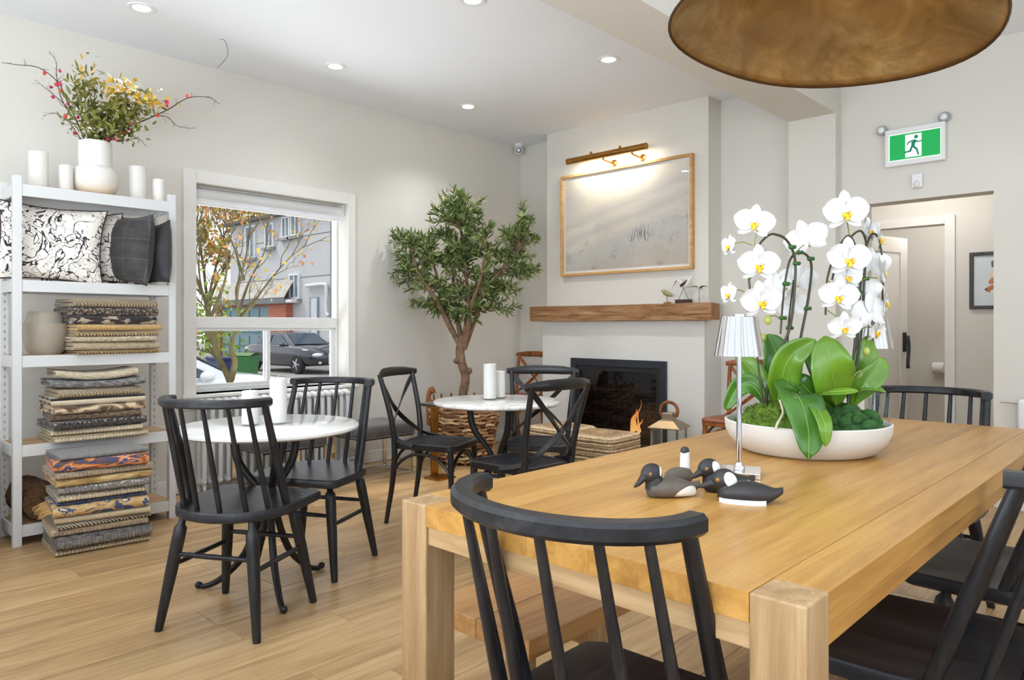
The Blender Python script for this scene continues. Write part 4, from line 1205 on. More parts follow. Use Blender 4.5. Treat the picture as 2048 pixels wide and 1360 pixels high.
stack(0, 'the floor rug stack', -4.155, 1.232, 0, fl, -6, 'rugs stacked on the floor')
s4 = [('cream plaited rug at the bottom of', rugmat('rug_n', 'braid', (S(112, 92, 64), S(214, 192, 152))), .036, .46, .31, {'edge': ED}),
      ('cream ribbed rug second from the bottom of', rugmat('rug_o', 'braid', (S(170, 152, 124), S(214, 198, 170))), .030, .44, .31, {'edge': ED}),
      ('black and white flecked rug third from the bottom of', rugmat('rug_p', 'knit', (S(44, 40, 40), S(186, 174, 156))), .042, .45, .32, {'edge': EB}),
      ('brown tweed rug in the middle of', rugmat('rug_q', 'streak', (S(70, 58, 46), S(146, 120, 92))), .036, .43, .30, {}),
      ('cowhide-patched brown and cream rug in', rugmat('rug_r', 'blotch', (S(92, 74, 58), S(150, 124, 96), S(220, 196, 160), S(214, 186, 150))), .042, .44, .31, {}),
      ('cream rug with black blocks in', rugmat('rug_s', 'block', (S(40, 34, 32), S(220, 204, 176))), .044, .45, .31, {}),
      ('tan herringbone rug third from the top of', rugmat('rug_t', 'braid', (S(140, 122, 98), S(196, 176, 144))), .044, .40, .30, {}),
      ('charcoal tweed rug with pale stripe second from the top of', rugmat('rug_u', 'streak', (S(66, 64, 64), S(146, 142, 138))), .036, .45, .32, {'sag': .012, 'lift': .004}),
      ('plain cream sagging rug topmost of', rugmat('rug_v', 'streak', (S(178, 162, 132), S(212, 198, 170))), .040, .39, .30, {'sag': .018})]
stack(0, 'the fourth-shelf rug stack', -4.43, 1.285, LEV[3], s4, -3, 'rugs stacked on the fourth shelf')
s3 = [('golden brown corded rug at the bottom of', rugmat('rug_w', 'braid', (S(96, 70, 40), S(186, 152, 98))), .020, .42, .30, {}),
      ('plain oatmeal rug second from the bottom of', rugmat('rug_x', 'streak', (S(166, 146, 116), S(196, 180, 152))), .044, .44, .31, {}),
      ('cream fleecy rug third from the bottom of', rugmat('rug_y', 'knit', (S(178, 160, 132), S(218, 204, 178))), .030, .43, .30, {}),
      ('cream rug with dark dashes in', rugmat('rug_z', 'braid', (S(96, 76, 52), S(206, 180, 136))), .030, .43, .30, {}),
      ('golden tan rug fourth from the top of', rugmat('rug_aa', 'plain', (S(180, 142, 86), S(206, 172, 118))), .034, .44, .31, {}),
      ('cream and black spotted rug third from the top of', rugmat('rug_bb', 'blotch', (S(44, 38, 36), S(60, 50, 46), S(176, 158, 138), S(188, 170, 150), S(196, 180, 160))), .046, .43, .31, {}),
      ('dark brown flecked rug second from the top of', rugmat('rug_cc', 'knit', (S(70, 58, 50), S(176, 158, 136))), .046, .44, .31, {}),
      ('beige ribbed rug topmost of', rugmat('rug_dd', 'braid', (S(124, 106, 82), S(182, 164, 134))), .046, .43, .29, {})]
stack(0, 'the third-shelf rug stack', -4.47, 1.375, LEV[2], s3, 2, 'rugs stacked on the third shelf')

# brown shaggy roll on the bottom shelf and jute basket left of the rack
rr_ = MB()
rr_.grid(lambda u, v: (lambda a, x_: (x_, (.095 + .007 * noise.noise((x_ * 40, math.cos(a) * 5, math.sin(a) * 5))) * math.cos(a), .10 + (.095 + .007 * noise.noise((x_ * 40, math.cos(a) * 5, math.sin(a) * 5 + 3))) * math.sin(a)))(2 * PI * u, -.14 + .28 * v), 40, 30)
for s_ in (-1, 1):
    rr_.lathe([(0, 0), (.03, .002), (.06, -.002), (.094, 0)], 24, M=Matrix.Translation((s_ * .14, 0, .10)) @ Matrix.Rotation(PI / 2, 4, 'Y'))
ro = rr_.build('rolled_mat', plain('brown_jute', srgb(96, 68, 40), .95, var=.5, scale=60, bump=.8), smooth=60, loc=(-4.50, 1.03, LEV[4] + .006))
ro.rotation_euler = (0, 0, R(4))
tag(ro, 'rolled brown jute mat on the bottom shelf behind the floor rugs', 'mat')
bk = thing('jute_basket', 'tall brown woven jute basket at the left edge beside the rack', 'basket', (-4.56, .67, 0))
jm = plain('jute_coil', srgb(134, 98, 54), .9, var=.45, scale=50, bump=.7)
for i in range(15):
    r_ = .165 + .012 * math.sin(i * .28)
    MB().tube([(r_ * math.cos(2 * PI * k / 36), r_ * math.sin(2 * PI * k / 36), .022 + i * .036 + .003 * math.sin(k * 2.1)) for k in range(36)], .0195, 8, closed=True).build('coil', jm, bk)
MB().lathe([(0, .004), (.17, .004), (.17, .02), (0, .02)], 30).build('bottom', jm, bk)

# ------------------------------------------------------------------ radiator under the window
ra = thing('radiator', 'white cast-iron column radiator standing under the window', 'radiator', (-4.865, 2.05, 0))
cm = MB()
for xx in (-.038, .038):
    cm.tube([(xx, 0, .075), (xx, 0, .58)], .0165, 10)
for zz, rr2 in ((.60, .030), (.075, .026)):
    cm.ell((0, 0, zz), (.066, .0235, rr2), 14, 8)
cmesh = cm.mesh('radiator_section', 50)
for i in range(21):
    o = obj('radiator_section', cmesh, M['white_metal'], ra, loc=(0, .028 + i * .056, 0))
for yy in (.028, 1.148):
    for xx in (-.045, .045):
        MB().lathe([(.016, 0), (.011, .03), (.014, .06)], 10, (xx, yy, 0)).build('foot', M['white_metal'], ra)
MB().tube(curve([(0, 1.18, .075), (0, 1.24, .075), (0, 1.26, .05), (0, 1.26, .0)], 10), .011, 8).build('pipe', M['white_metal'], ra)
vl = MB().lathe([(.016, 0), (.02, .01), (.02, .035), (.012, .045)], 12, (0, 1.26, .085)).build('valve', M['chrome'], ra)

# ------------------------------------------------------------------ ottomans with chrome frames
def ottoman(label, loc):
    t = thing('ottoman', label, 'ottoman', loc, 0, 'grey ottomans under the window')
    W, D = .205, .25
    mb = MB()
    def cu(u, v, sg):
        a, b = u * 2 - 1, v * 2 - 1
        e = (1 - a ** 6) * (1 - b ** 6)
        return (a * W, b * D, (.30 if sg < 0 else .352 + .045 * max(0, e) ** .5))
    V = []; rings = [(.97, .300), (1.0, .308), (1.01, .340), (1.0, .368), (.96, .384), (.82, .394), (.5, .400), (.05, .402)]
    o = []
    for (cx, cy, a0) in ((1, 1, 0), (-1, 1, 90), (-1, -1, 180), (1, -1, 270)):
        for i in range(5):
            a = R(a0 + 90 * i / 4); o.append((cx * (W - .03) + .03 * math.cos(a), cy * (D - .03) + .03 * math.sin(a)))
    n = len(o); F = []
    for (s_, z_) in rings: V += [(x_ * s_, y_ * s_, z_) for x_, y_ in o]
    for r_ in range(len(rings) - 1):
        for k in range(n):
            l = (k + 1) % n; F.append((r_ * n + k, r_ * n + l, r_ * n + n + l, r_ * n + n + k))
    F += [tuple(range(n))[::-1], tuple((len(rings) - 1) * n + k for k in range(n))]
    MB().add(V, F).build('cushion', M['velvet'], t, smooth=50, fix=True)
    MB().tube([(x_ * 1.0, y_ * 1.0, .303) for x_, y_ in o], .005, 6, closed=True).build('piping', M['velvet'], t)
    for sx in (-1, 1):
        for sy in (-1, 1):
            MB().box(sx * (W - .02) - .008, sx * (W - .02) + .008, sy * (D - .01) - .014, sy * (D - .01) + .014, .018, .299).build('leg', M['chrome'], t, smooth=0, bevel=.001)
    for sy in (-1, 1):
        MB().box(-W + .012, W - .012, sy * (D - .01) - .014, sy * (D - .01) + .014, .0, .018).build('floor_rail', M['chrome'], t, smooth=0, bevel=.001)
    for sx in (-1, 1):
        MB().box(sx * (W - .02) - .008, sx * (W - .02) + .008, -D + .024, D - .024, .0, .016).build('floor_rail', M['chrome'], t, smooth=0, bevel=.001)
    MB().box(-W + .02, W - .02, -D + .02, D - .02, .286, .2995).build('base_board', M['iron'], t, smooth=0)
    return t
M['velvet'] = plain('grey_velvet', srgb(76, 72, 71), .75, var=.25, scale=9, sheen=.2)
ottoman('grey velvet ottoman on a chrome frame beneath the window, behind the white round table', (-4.575, 2.49, 0))
ottoman('grey velvet ottoman on a chrome frame right of the window', (-4.575, 3.26, 0))

# ------------------------------------------------------------------ olive tree in a stick basket
TB = Vector((-4.44, 4.07, 0))
ba = thing('stick_basket', 'round basket woven from brown sticks holding the olive tree', 'basket', tuple(TB))
SB = [plain('stick_a', srgb(168, 122, 78), .7, var=.3, scale=20, bump=.2), plain('stick_b', srgb(196, 156, 112), .7, var=.3, scale=20, bump=.2), plain('stick_c', srgb(128, 84, 50), .7, var=.3, scale=20, bump=.2), plain('stick_d', srgb(214, 184, 144), .7, var=.2, scale=20)]
rb_ = random.Random(21)
def br_r(z): return .215 + .075 * min(1, z / .45)
for row in range(17):
    z = .03 + row * .029
    for k in range(9):
        a0 = 2 * PI * (k + (row % 2) * .5 + rb_.uniform(-.15, .15)) / 9; da = 2 * PI / 9 * 1.25
        P = []
        for i in range(10):
            a = a0 + da * i / 9
            rr3 = br_r(z) + .012 * math.sin(i / 9 * PI * 2 + row * PI) + rb_.uniform(-.002, .002)
            P.append((rr3 * math.cos(a), rr3 * math.sin(a), max(.013, z + .006 * math.sin(i * 1.3 + k))))
        MB().tube(P, [.009, .0115, .012, .0125, .012, .0125, .012, .0115, .010, .008], 6).build('stick', SB[rb_.randrange(4)], ba)
for k in range(18):
    a = 2 * PI * k / 18
    MB().tube([(br_r(0) * .99 * math.cos(a), br_r(0) * .99 * math.sin(a), .0), (br_r(.52) * math.cos(a), br_r(.52) * math.sin(a), .54)], .009, 6).build('stake', SB[2], ba)
MB().lathe([(0, .02), (.20, .02), (.205, .03), (0, .03)], 24).build('base', SB[2], ba)
MB().lathe([(0, .44), (.20, .44), (.25, .43)], 24).build('soil', plain('dark_soil', srgb(60, 48, 38), .95, var=.4, scale=40, bump=.6), ba)
a = -YAW * 0
lft = -RT * .29
MB().tube(curve([tuple(lft + Vector((0, 0, .30))), tuple(lft * 1.02 + Vector((0, 0, .52))), tuple(lft * 1.0 + Vector((0, 0, .60)) + RT * .02), tuple(lft * .86 + Vector((0, 0, .56)))], 14), .02, 10).build('handle', M['brown_wood'], ba)
ol = thing('olive_tree', 'olive tree with a twisted trunk and dense narrow leaves in the corner', 'tree', tuple(TB))
bark = plain('olive_bark', srgb(128, 100, 76), .85, var=.4, scale=18, bump=.7)
def tp_(px, py, dd=0.0):
    p = RT * ((px - 915) * .00414) + FW * dd
    return Vector((p.x, p.y, 1.12 + (652 - py) * .00414))
trunk = curve([(0, 0, .40), tp_(913, 790), tp_(918, 755), tp_(910, 725), tp_(907, 700), tp_(914, 672)], 26)
MB().tube(trunk, [lerpl([.042, .038, .036, .036, .038, .034], i / 26) * (1 + .10 * noise.noise((i * .9, 1, 2))) for i in range(27)], 12).build('trunk', bark, ol)
MB().ell(tuple(tp_(900, 722)), (.03, .028, .026), 10, 8).build('knot', bark, ol)
MB().ell(tuple(tp_(925, 742)), (.028, .026, .03), 10, 8).build('knot', bark, ol)
limbs = [[(912, 698, 0), (893, 665, .02), (878, 625, .05), (865, 570, .08), (850, 520, .05)], [(913, 698, 0), (920, 650, -.03), (925, 610, -.05), (918, 540, -.02), (908, 460, .0)], [(914, 698, 0), (935, 640, .02), (945, 600, .02), (985, 545, -.02), (1025, 500, -.04)],
         [(914, 698, 0), (924, 655, -.06), (932, 610, -.12), (950, 560, -.2), (960, 500, -.18)], [(913, 698, 0), (904, 655, .05), (895, 610, .1), (890, 540, .18), (900, 480, .15)], [(893, 665, .02), (860, 600, -.05), (825, 545, -.05), (810, 500, -.04)]]
LP = []
for li, l in enumerate(limbs):
    C = curve([tp_(*q) for q in l], 18)
    MB().tube(C, [.024 * (1 - .8 * i / 18) + .003 for i in range(19)], 8).build('limb', bark, ol)
    LP += C[5:]
lobes = [(915, 520, .42, .36, .30, 46), (905, 430, .24, .22, .2, 24), (1022, 500, .24, .24, .2, 24), (835, 515, .26, .26, .2, 24), (845, 590, .20, .14, .18, 12), (985, 590, .26, .16, .18, 18), (900, 590, .30, .16, .25, 18), (960, 480, .25, .2, .2, 16), (1045, 540, .16, .1, .1, 7), (800, 470, .14, .12, .1, 6), (905, 395, .12, .1, .1, 8), (1035, 440, .10, .14, .1, 7), (790, 560, .12, .12, .1, 5), (910, 625, .24, .10, .22, 16), (935, 560, .28, .2, .25, 16), (870, 480, .2, .2, .2, 12)]
rt2 = random.Random(9)
LG = [plain('olive_leaf_a', srgb(82, 104, 50), .5, var=.3, scale=9), plain('olive_leaf_b', srgb(122, 136, 70), .5, var=.3, scale=9), plain('olive_leaf_c', srgb(146, 150, 104), .55, var=.2, scale=9)]
leaves = [MB(), MB(), MB()]; twigs = MB(); fruit = MB()
for (px, py, ru, rz_, rd, n) in lobes:
    for i in range(n):
        v = rvec(rt2) * (rt2.random() ** .4)
        tip = tp_(px, py) + RT * (v.x * ru) + FW * (v.y * rd) + Vector((0, 0, v.z * rz_))
        near = min(LP, key=lambda q: (q - tip).length + (0.25 if q.z > tip.z else 0))
        mid = near.lerp(tip, .5) + Vector((0, 0, .03)) + rvec(rt2) * .03
        C = curve([near, mid, tip], 10)
        twigs.tube(C, [.0045 * (1 - .75 * j / 10) for j in range(11)], 5)
        for j in range(30):
            u = .22 + .78 * j / 29; k = min(int(u * 10), 9); q = C[k].lerp(C[k + 1], u * 10 - k); d = (C[k + 1] - C[k]).normalized()
            side = rvec(rt2); dr = d * .75 + side * .9 + Vector((0, 0, .25))
            lm = leaves[rt2.choice((0, 0, 1, 1, 2))]
            leafquad(lm, q, dr, rvec(rt2), rt2.uniform(.05, .085), rt2.uniform(.012, .019), rt2.uniform(-.1, .3))
        if rt2.random() < .10:
            fruit.ell(tuple(tip + rvec(rt2) * .02), (.008, .008, .011), 8, 6)
twigs.build('twigs', bark, ol, kind='stuff')
for lm, m_ in zip(leaves, LG): lm.build('leaves', m_, ol, smooth=0, kind='stuff')
fruit.build('olives', plain('olive_fruit', srgb(186, 150, 120), .4, var=.2), ol, kind='stuff')

# ------------------------------------------------------------------ pedestal side table before the basket
st_ = thing('pedestal_side_table', 'small brass pedestal table with a dark top in front of the stick basket', 'side table', (-4.07, 3.49, 0))
MB().box(-.075, .075, -.09, .09, 0, .014).build('base_plate', M['brass'], st_, smooth=0, bevel=.003)
MB().box(-.074, -.05, -.03, .03, .014, .535).build('column', M['brass'], st_, smooth=0, bevel=.003)
MB().box(-.11, .13, -.13, .12, .535, .543).build('rim', M['brass'], st_, smooth=0, bevel=.002)
MB().box(-.112, .132, -.132, .122, .5435, .556).build('table_top', plain('dark_glass_top', srgb(40, 46, 56), .15), st_, smooth=0, bevel=.003)

# ------------------------------------------------------------------ seagrass poufs
def weave():
    t = NT('seagrass'); v = t.coord('Object')
    w = t.node('ShaderNodeTexWave', wave_type='BANDS', bands_direction='Z'); t.link(v, w.inputs['Vector']); w.inputs['Scale'].default_value = 16; w.inputs['Distortion'].default_value = 2.5; w.inputs['Detail Scale'].default_value = 5
    f = t.noise(t.coord('Object', (40, 40, 14)), 1.6, 3); h = t.math('ADD', t.math('MULTIPLY', w.outputs['Fac'], .5), t.math('MULTIPLY', f, .5))
    t.set(t.ramp(h, [(.2, srgb(146, 112, 76)), (.45, srgb(200, 170, 128)), (.75, srgb(226, 204, 170))]), .85); t.bump(h, .8, .012)
    return t.m
WV = weave()
def pouf(label, loc, rz, s_):
    t = thing('seagrass_pouf', label, 'pouf', loc, rz, 'seagrass poufs by the fire')
    h = s_ / 2; N = 13
    for i in range(N):
        z = .40 * (i + .5) / N
        P = []
        for (cx, cy, a0) in ((1, 1, 0), (-1, 1, 90), (-1, -1, 180), (1, -1, 270)):
            for j in range(5):
                a = R(a0 + 90 * j / 4); P.append((cx * (h - .065) + .05 * math.cos(a), cy * (h - .065) + .05 * math.sin(a), z))
            nx = {(1, 1): (-1, 1), (-1, 1): (-1, -1), (-1, -1): (1, -1), (1, -1): (1, 1)}[(cx, cy)]
            for j in range(1, 6):
                q0 = Vector(P[-1 - (j - 1)]) if j == 1 else q0
                e = Vector((nx[0] * (h - .065) + .05 * math.cos(R(a0 + 90)), nx[1] * (h - .065) + .05 * math.sin(R(a0 + 90)), z))
                P.append(tuple(q0.lerp(e, j / 6) + Vector((0, 0, .003 * math.sin(j * 2.2 + i)))))
        MB().tube(P, .0158, 8, closed=True).build('braid_row', WV, t)
    tp2 = MB()
    for i in range(11):
        w2 = (h - .022) * (1 - i / 11)
        c = min(.045, w2 * .6)
        P = []
        for (cx, cy, a0) in ((1, 1, 0), (-1, 1, 90), (-1, -1, 180), (1, -1, 270)):
            for j in range(4):
                a = R(a0 + 30 * j); P.append((cx * (w2 - c) + c * math.cos(a), cy * (w2 - c) + c * math.sin(a), .396 + .004 * i ** .5))
        MB().tube(P, .0095, 6, closed=True).build('top_braid', WV, t)
    MB().box(-h + .02, h - .02, -h + .02, h - .02, .004, .396).build('core', WV, t, smooth=0)
    return t
pouf('square seagrass pouf nearest the dining table before the fire', (-2.905, 3.915, 0), R(3), .40)
pouf('square seagrass pouf farther left before the fire, behind the black chairs', (-3.33, 4.0, 0), R(-4), .39)

# ------------------------------------------------------------------ lantern
ln = thing('lantern', 'polished metal lantern with a wooden ring handle beside the fireplace', 'lantern', (-2.94, 4.80, 0), R(12))
MB().box(-.115, .115, -.115, .115, 0, .03).build('base', M['chrome'], ln, smooth=0, bevel=.004)
for sx in (-1, 1):
    for sy in (-1, 1):
        MB().box(sx * .10 - .008, sx * .10 + .008, sy * .10 - .008, sy * .10 + .008, .03, .35).build('corner_bar', M['chrome'], ln, smooth=0)
for (a, b, c, d) in ((-.092, .092, -.101, -.099), (-.092, .092, .099, .101), (-.101, -.099, -.092, .092), (.099, .101, -.092, .092)):
    MB().box(a, b, c, d, .03, .35).build('glass_pane', M['dish_glass'], ln, smooth=0)
V = []
for (w2, z_) in ((.125, .35), (.125, .358), (.06, .405), (.045, .412), (.042, .46), (.035, .466)):
    V += [(-w2, -w2, z_), (w2, -w2, z_), (w2, w2, z_), (-w2, w2, z_)]
F = [(r_ * 4 + k, r_ * 4 + (k + 1) % 4, r_ * 4 + 4 + (k + 1) % 4, r_ * 4 + 4 + k) for r_ in range(5) for k in range(4)] + [(3, 2, 1, 0), (20, 21, 22, 23)]
MB().add(V, F).build('roof', plain('nickel_bronze', srgb(160, 142, 116), .34, 1), ln, smooth=0, bevel=.003)
MB().tube([(-.068 * math.cos(a), 0, .475 + .068 * math.sin(a)) for a in [R(-35 + 250 * i / 24) for i in range(25)]], .0125, 10).build('ring_handle', M['brown_wood'], ln)
MB().lathe([(0, .031), (.04, .031), (.04, .16), (0, .16)], 20).build('candle', M['candle'], ln)
# towel on a wall rail, right of the doorway
tl = thing('towel_rail', 'chrome wall rail right of the doorway', 'towel rail', (-.80, WB, .66))
MB().tube([(-.10, -.07, 0), (.34, -.07, 0)], .007, 8).build('bar', M['chrome'], tl)
for xx in (-.02, .32):
    MB().tube([(xx, 0, 0), (xx, -.07, 0)], .008, 8).build('bracket', M['chrome'], tl)
tm = MB()
def towel(u, v):
    x_ = .0 + .30 * u; a = v * 2 - 1
    if abs(a) < .12: y_, z_ = -.07 - .014 * math.sin(a / .12 * PI / 2), .010 + .004 * math.cos(a / .12 * PI / 2)
    else: y_, z_ = -.07 - (.014 + .006 * math.sin(u * 20)) * (1 if a > 0 else -1), .010 - (abs(a) - .12) * .32
    return (x_ + .006 * math.sin(v * 7), y_ + .005 * math.sin(u * 23 + v * 3), z_)
tm.grid(towel, 30, 40)
to = tm.build('hand_towel', plain('white_terry', srgb(240, 240, 238), .95, var=.03, bump=.5), smooth=60, loc=(-.80, WB, .66))
md = to.modifiers.new('thickness', 'SOLIDIFY'); md.thickness = .008
tag(to, 'white towel draped over the wall rail right of the doorway', 'towel')

# framed fox print in the hall
fx = thing('framed_print', 'fox portrait print in a dark frame on the hall wall', 'picture', (-1.165, HB, 1.478))
ring(MB(), (-.19, .19, -.225, .225), (-.162, .162, -.197, .197), -.025, -.002, XZ).build('frame', plain('dark_frame', srgb(58, 54, 52), .5, var=.2, scale=20), fx, smooth=0, fix=True, bevel=.003)
fq = MB().box(-.162, .162, -.010, -.003, -.197, .197).build('print', plain('print_paper', srgb(214, 220, 224), .7, var=.03, scale=4), fx, smooth=0)
def blotch(name, poly, c, dy):
    MB().prism(poly, -.0105 - dy, -.0101 - dy, XZ).build(name, plain(name, c, .7, var=.12, scale=30), fq, smooth=0, fix=True)
def elp(cx, cy, rx, ry, rot=0, n=18):
    return [(cx + rx * math.cos(2 * PI * i / n) * math.cos(rot) - ry * math.sin(2 * PI * i / n) * math.sin(rot), cy + rx * math.cos(2 * PI * i / n) * math.sin(rot) + ry * math.sin(2 * PI * i / n) * math.cos(rot)) for i in range(n)]
blotch('printed_head', elp(.05, .02, .105, .10), srgb(222, 206, 186), 0)
blotch('printed_ear', [(-.04, .10), (-.045, .145), (-.02, .16), (.02, .12)], srgb(104, 92, 84), .0006)
blotch('printed_ear', [(.08, .12), (.13, .165), (.15, .14), (.14, .09)], srgb(104, 92, 84), .0006)
blotch('printed_cheek', elp(-.03, -.005, .035, .022, .5), srgb(196, 136, 84), .0006)
blotch('printed_cheek', elp(.10, -.005, .035, .022, -.5), srgb(196, 136, 84), .0006)
blotch('printed_muzzle', elp(-.035, -.065, .05, .026, .25), srgb(186, 124, 82), .0006)
blotch('printed_muzzle', elp(-.02, -.082, .03, .014, .2), srgb(238, 234, 228), .0012)
blotch('printed_nose', elp(-.078, -.07, .009, .007), srgb(60, 46, 42), .0012)
blotch('printed_eye', elp(.022, .0, .011, .007, -.3), srgb(70, 46, 34), .0012)

# ------------------------------------------------------------------ orchid bowl on the dining table
BC = Vector((-.836, 2.106, TZ))
bl = thing('planter_bowl', 'wide white bowl planted with orchids on the dining table', 'bowl', tuple(BC))
MB().lathe([(0, 0), (.165, 0), (.185, .008), (.214, .040), (.224, .062), (.226, .086), (.221, .089), (.216, .084), (.212, .060), (.0, .055)], 72).build('body', plain('white_stone', srgb(216, 211, 203), .6, var=.03, scale=10, bump=.05), bl)
d0 = BC.dot(FW)
def op(px, py, dd=0.0):
    d = d0 + dd
    u = (px - 1024) / 1450 * d; z = CAM_H + (652 - py) / 1450 * d
    return RT * u + FW * d + Vector((0, 0, z))
# moss: two mounds
def mound(mb, cx, cw, rx, ry, h, sc_, amp, n):
    c = BC + RT * cx + FW * cw
    def fn(u, v):
        a = 2 * PI * u; q = v
        x_ = rx * q * math.cos(a); y_ = ry * q * math.sin(a)
        z_ = .068 + h * (1 - q ** 2.2)
        p = RT * (x_ + cx) + FW * (y_ + cw)
        if p.length > .206: p = p * (.206 / p.length)
        p = p - RT * cx - FW * cw
        k = noise.noise((x_ * sc_, y_ * sc_, h)) + .5 * noise.noise((x_ * sc_ * 2.3, y_ * sc_ * 2.3, 4))
        g = amp * k * (1 - q ** 8)
        return (c.x + p.x, c.y + p.y, BC.z + z_ + g)
    mb.grid(fn, n, n // 2)
    return fn
MG = plain('moss_bright', srgb(96, 124, 32), .95, var=.45, scale=60, bump=.9); MG2 = plain('moss_dark', srgb(50, 92, 38), .95, var=.4, scale=40, bump=.9)
ms = MB(); f1 = mound(ms, -.100, -.02, .105, .170, .070, 34, .012, 60)
rm = random.Random(4)
for i in range(1500):
    u, v = rm.random(), rm.random() ** .5 * .98
    p = Vector(f1(u, v))
    leafquad(ms, p - Vector((0, 0, .003)), rvec(rm) * .8 + Vector((0, 0, .9)), rvec(rm), rm.uniform(.008, .016), .003, .2)
o = ms.build('sheet_moss', MG, smooth=60); tag(o, 'bright green sheet moss on the left of the orchid bowl', 'moss'); o['kind'] = 'stuff'
ms = MB(); f2 = mound(ms, .100, -.02, .105, .165, .052, 20, .008, 50)
for i in range(90):
    u, v = rm.random(), rm.random() ** .5 * .95
    p = Vector(f2(u, v)); s_ = rm.uniform(.012, .022)
    if (Vector((p.x, p.y, 0)) - Vector((BC.x, BC.y, 0))).length > .190: continue
    b0 = len(ms.v); ms.ell(tuple(p), (s_, s_, s_ * .9), 10, 7)
    for k in range(b0, len(ms.v)):
        q = Vector(ms.v[k]); ms.v[k] = tuple(q + (q - p).normalized() * (.004 * noise.noise(q * 120)))
o = ms.build('reindeer_moss', MG2, smooth=60); tag(o, 'dark green curly moss on the right of the orchid bowl', 'moss'); o['kind'] = 'stuff'

def leafmat(name, c1, c2):
    t = NT(name); v = t.coord('Object', (1, 1, 1)); f = t.noise(v, 7, 3, .5, .3)
    t.set(t.ramp(f, [(.3, c1), (.7, c2)]), .32, 0, .5, .15)
    t.p.inputs['Subsurface Weight'].default_value = 0
    return t.m
LA, LB_ = leafmat('orchid_leaf', srgb(70, 112, 22), srgb(112, 152, 36)), leafmat('orchid_leaf_deep', srgb(44, 92, 26), srgb(76, 126, 34))
LR = leafmat('leaf_vein', srgb(140, 172, 70), srgb(150, 182, 84))
def bigleaf(parent, pts, width, m, face=None, fold=.22, n=16):
    C = curve([op(*q) for q in pts], n)
    wpx = width / 1450 * d0
    V = []; F = []
    K = 6
    mid = []
    for i in range(n + 1):
        T = (C[min(i + 1, n)] - C[max(i - 1, 0)]).normalized()
        fc = Vector(face) if face else (-FW + Vector((0, 0, .35)))
        s_ = T.cross(fc)
        if s_.length < .05: s_ = RT.copy()
        s_.normalize(); nn = s_.cross(T).normalized()
        if nn.dot(fc) < 0: nn = -nn
        t = i / n
        w = wpx * (math.sin(PI * min(1, (t * .90 + .10))) ** .5 if t < .999 else .04) * (.35 + .65 * min(1, t * 3.2))
        if t > .999: w = wpx * .05
        for k in range(K + 1):
            a = k / K * 2 - 1
            V.append(C[i] + s_ * (a * w / 2) + nn * (abs(a) ** 1.2 * w * fold))
        mid.append(C[i] + nn * .0012)
    for i in range(n):
        for k in range(K):
            b = i * (K + 1) + k; F.append((b, b + 1, b + K + 2, b + K + 1))
    o = MB().add(V, F).build('leaf', m, parent, smooth=70)
    md = o.modifiers.new('thickness', 'SOLIDIFY'); md.thickness = .0022; md.offset = -1
    MB().tube(mid, [.0016 * (1 - .6 * i / n) for i in range(n + 1)], 5).build('midrib', LR, o)
    return o
PT = plain('orchid_petal', srgb(222, 220, 217), .55, var=.03)
PT.node_tree.nodes['Principled BSDF'].inputs['Subsurface Weight'].default_value = .15
PT.node_tree.nodes['Principled BSDF'].inputs['Subsurface Radius'].default_value = (.01, .01, .01)
YL = plain('orchid_lip', srgb(236, 190, 40), .5, var=.15, scale=60)
OR_ = plain('orchid_throat', srgb(196, 96, 24), .5)
# flower: faces local -Y, up = +Z, unit radius 1
def petal(mb, ang, L, W, cup, y0=0.0, n=10, k=8, notch=0):
    def fn(u, v):
        t = v; a = u * 2 - 1
        w = W * (math.sin(PI * min(1, .06 + .94 * t) ) ** .55 if t < 1 else 0.0) * (1 - .12 * t)
        if t >= .999: w = .06 * W
        r_ = L * t
        x_ = a * w / 2
        y_ = y0 - cup * (t * t) * L - .10 * (a * a) * w + .05 * math.sin(t * 3 + a)
        ca, sa = math.cos(ang), math.sin(ang)
        return (ca * x_ + sa * r_, y_, -sa * x_ + ca * r_)
    mb.grid(fn, k, n)
fpt = MB()
petal(fpt, R(0), .95, .62, -.05, .03)
petal(fpt, R(128), .92, .58, .02, .03); petal(fpt, R(-128), .92, .58, .02, .03)
petal(fpt, R(76), 1.05, 1.12, .06, -.02, 12, 10); petal(fpt, R(-76), 1.05, 1.12, .06, -.02, 12, 10)
FM = fpt.mesh('flower', 80)
FM.materials.append(PT)
lp = MB()
lp.ell((0, -.16, -.12), (.13, .12, .13), 12, 8); lp.tube(curve([(0, -.10, -.10), (0, -.24, -.22), (0, -.22, -.36), (0, -.14, -.42)], 8), [.10, .13, .09, .02], 8) if False else None
lp.ell((-.13, -.17, -.10), (.07, .10, .12), 10, 7); lp.ell((.13, -.17, -.10), (.07, .10, .12), 10, 7)
lp.ell((0, -.20, -.26), (.10, .07, .12), 10, 7)
LM = lp.mesh('lip', 60); LM.materials.append(YL)
th_ = MB().ell((0, -.24, -.06), (.045, .05, .05), 10, 7).mesh('throat', 60); th_.materials.append(OR_)
cl = MB().ell((0, -.12, .04), (.06, .12, .07), 10, 7).mesh('column', 60); cl.materials.append(PT)
def flower(parent, px, py, rad, yaw=0, pitch=-8, dd=-.08, roll=0):
    p = op(px, py, dd)
    s_ = rad / 1450 * (d0 + dd)
    o = obj('flower', FM, None, parent, loc=p); o.scale = (s_, s_, s_)
    # local -Y faces the viewer side (-FW) when yaw = 0
    o.rotation_euler = (Matrix.Rotation(YAW + R(yaw), 4, 'Z') @ Matrix.Rotation(R(-pitch), 4, 'X') @ Matrix.Rotation(R(roll), 4, 'Y')).to_euler()
    for me in (LM, th_, cl):
        obj(me.name.split('.')[0], me, None, o)
    return o
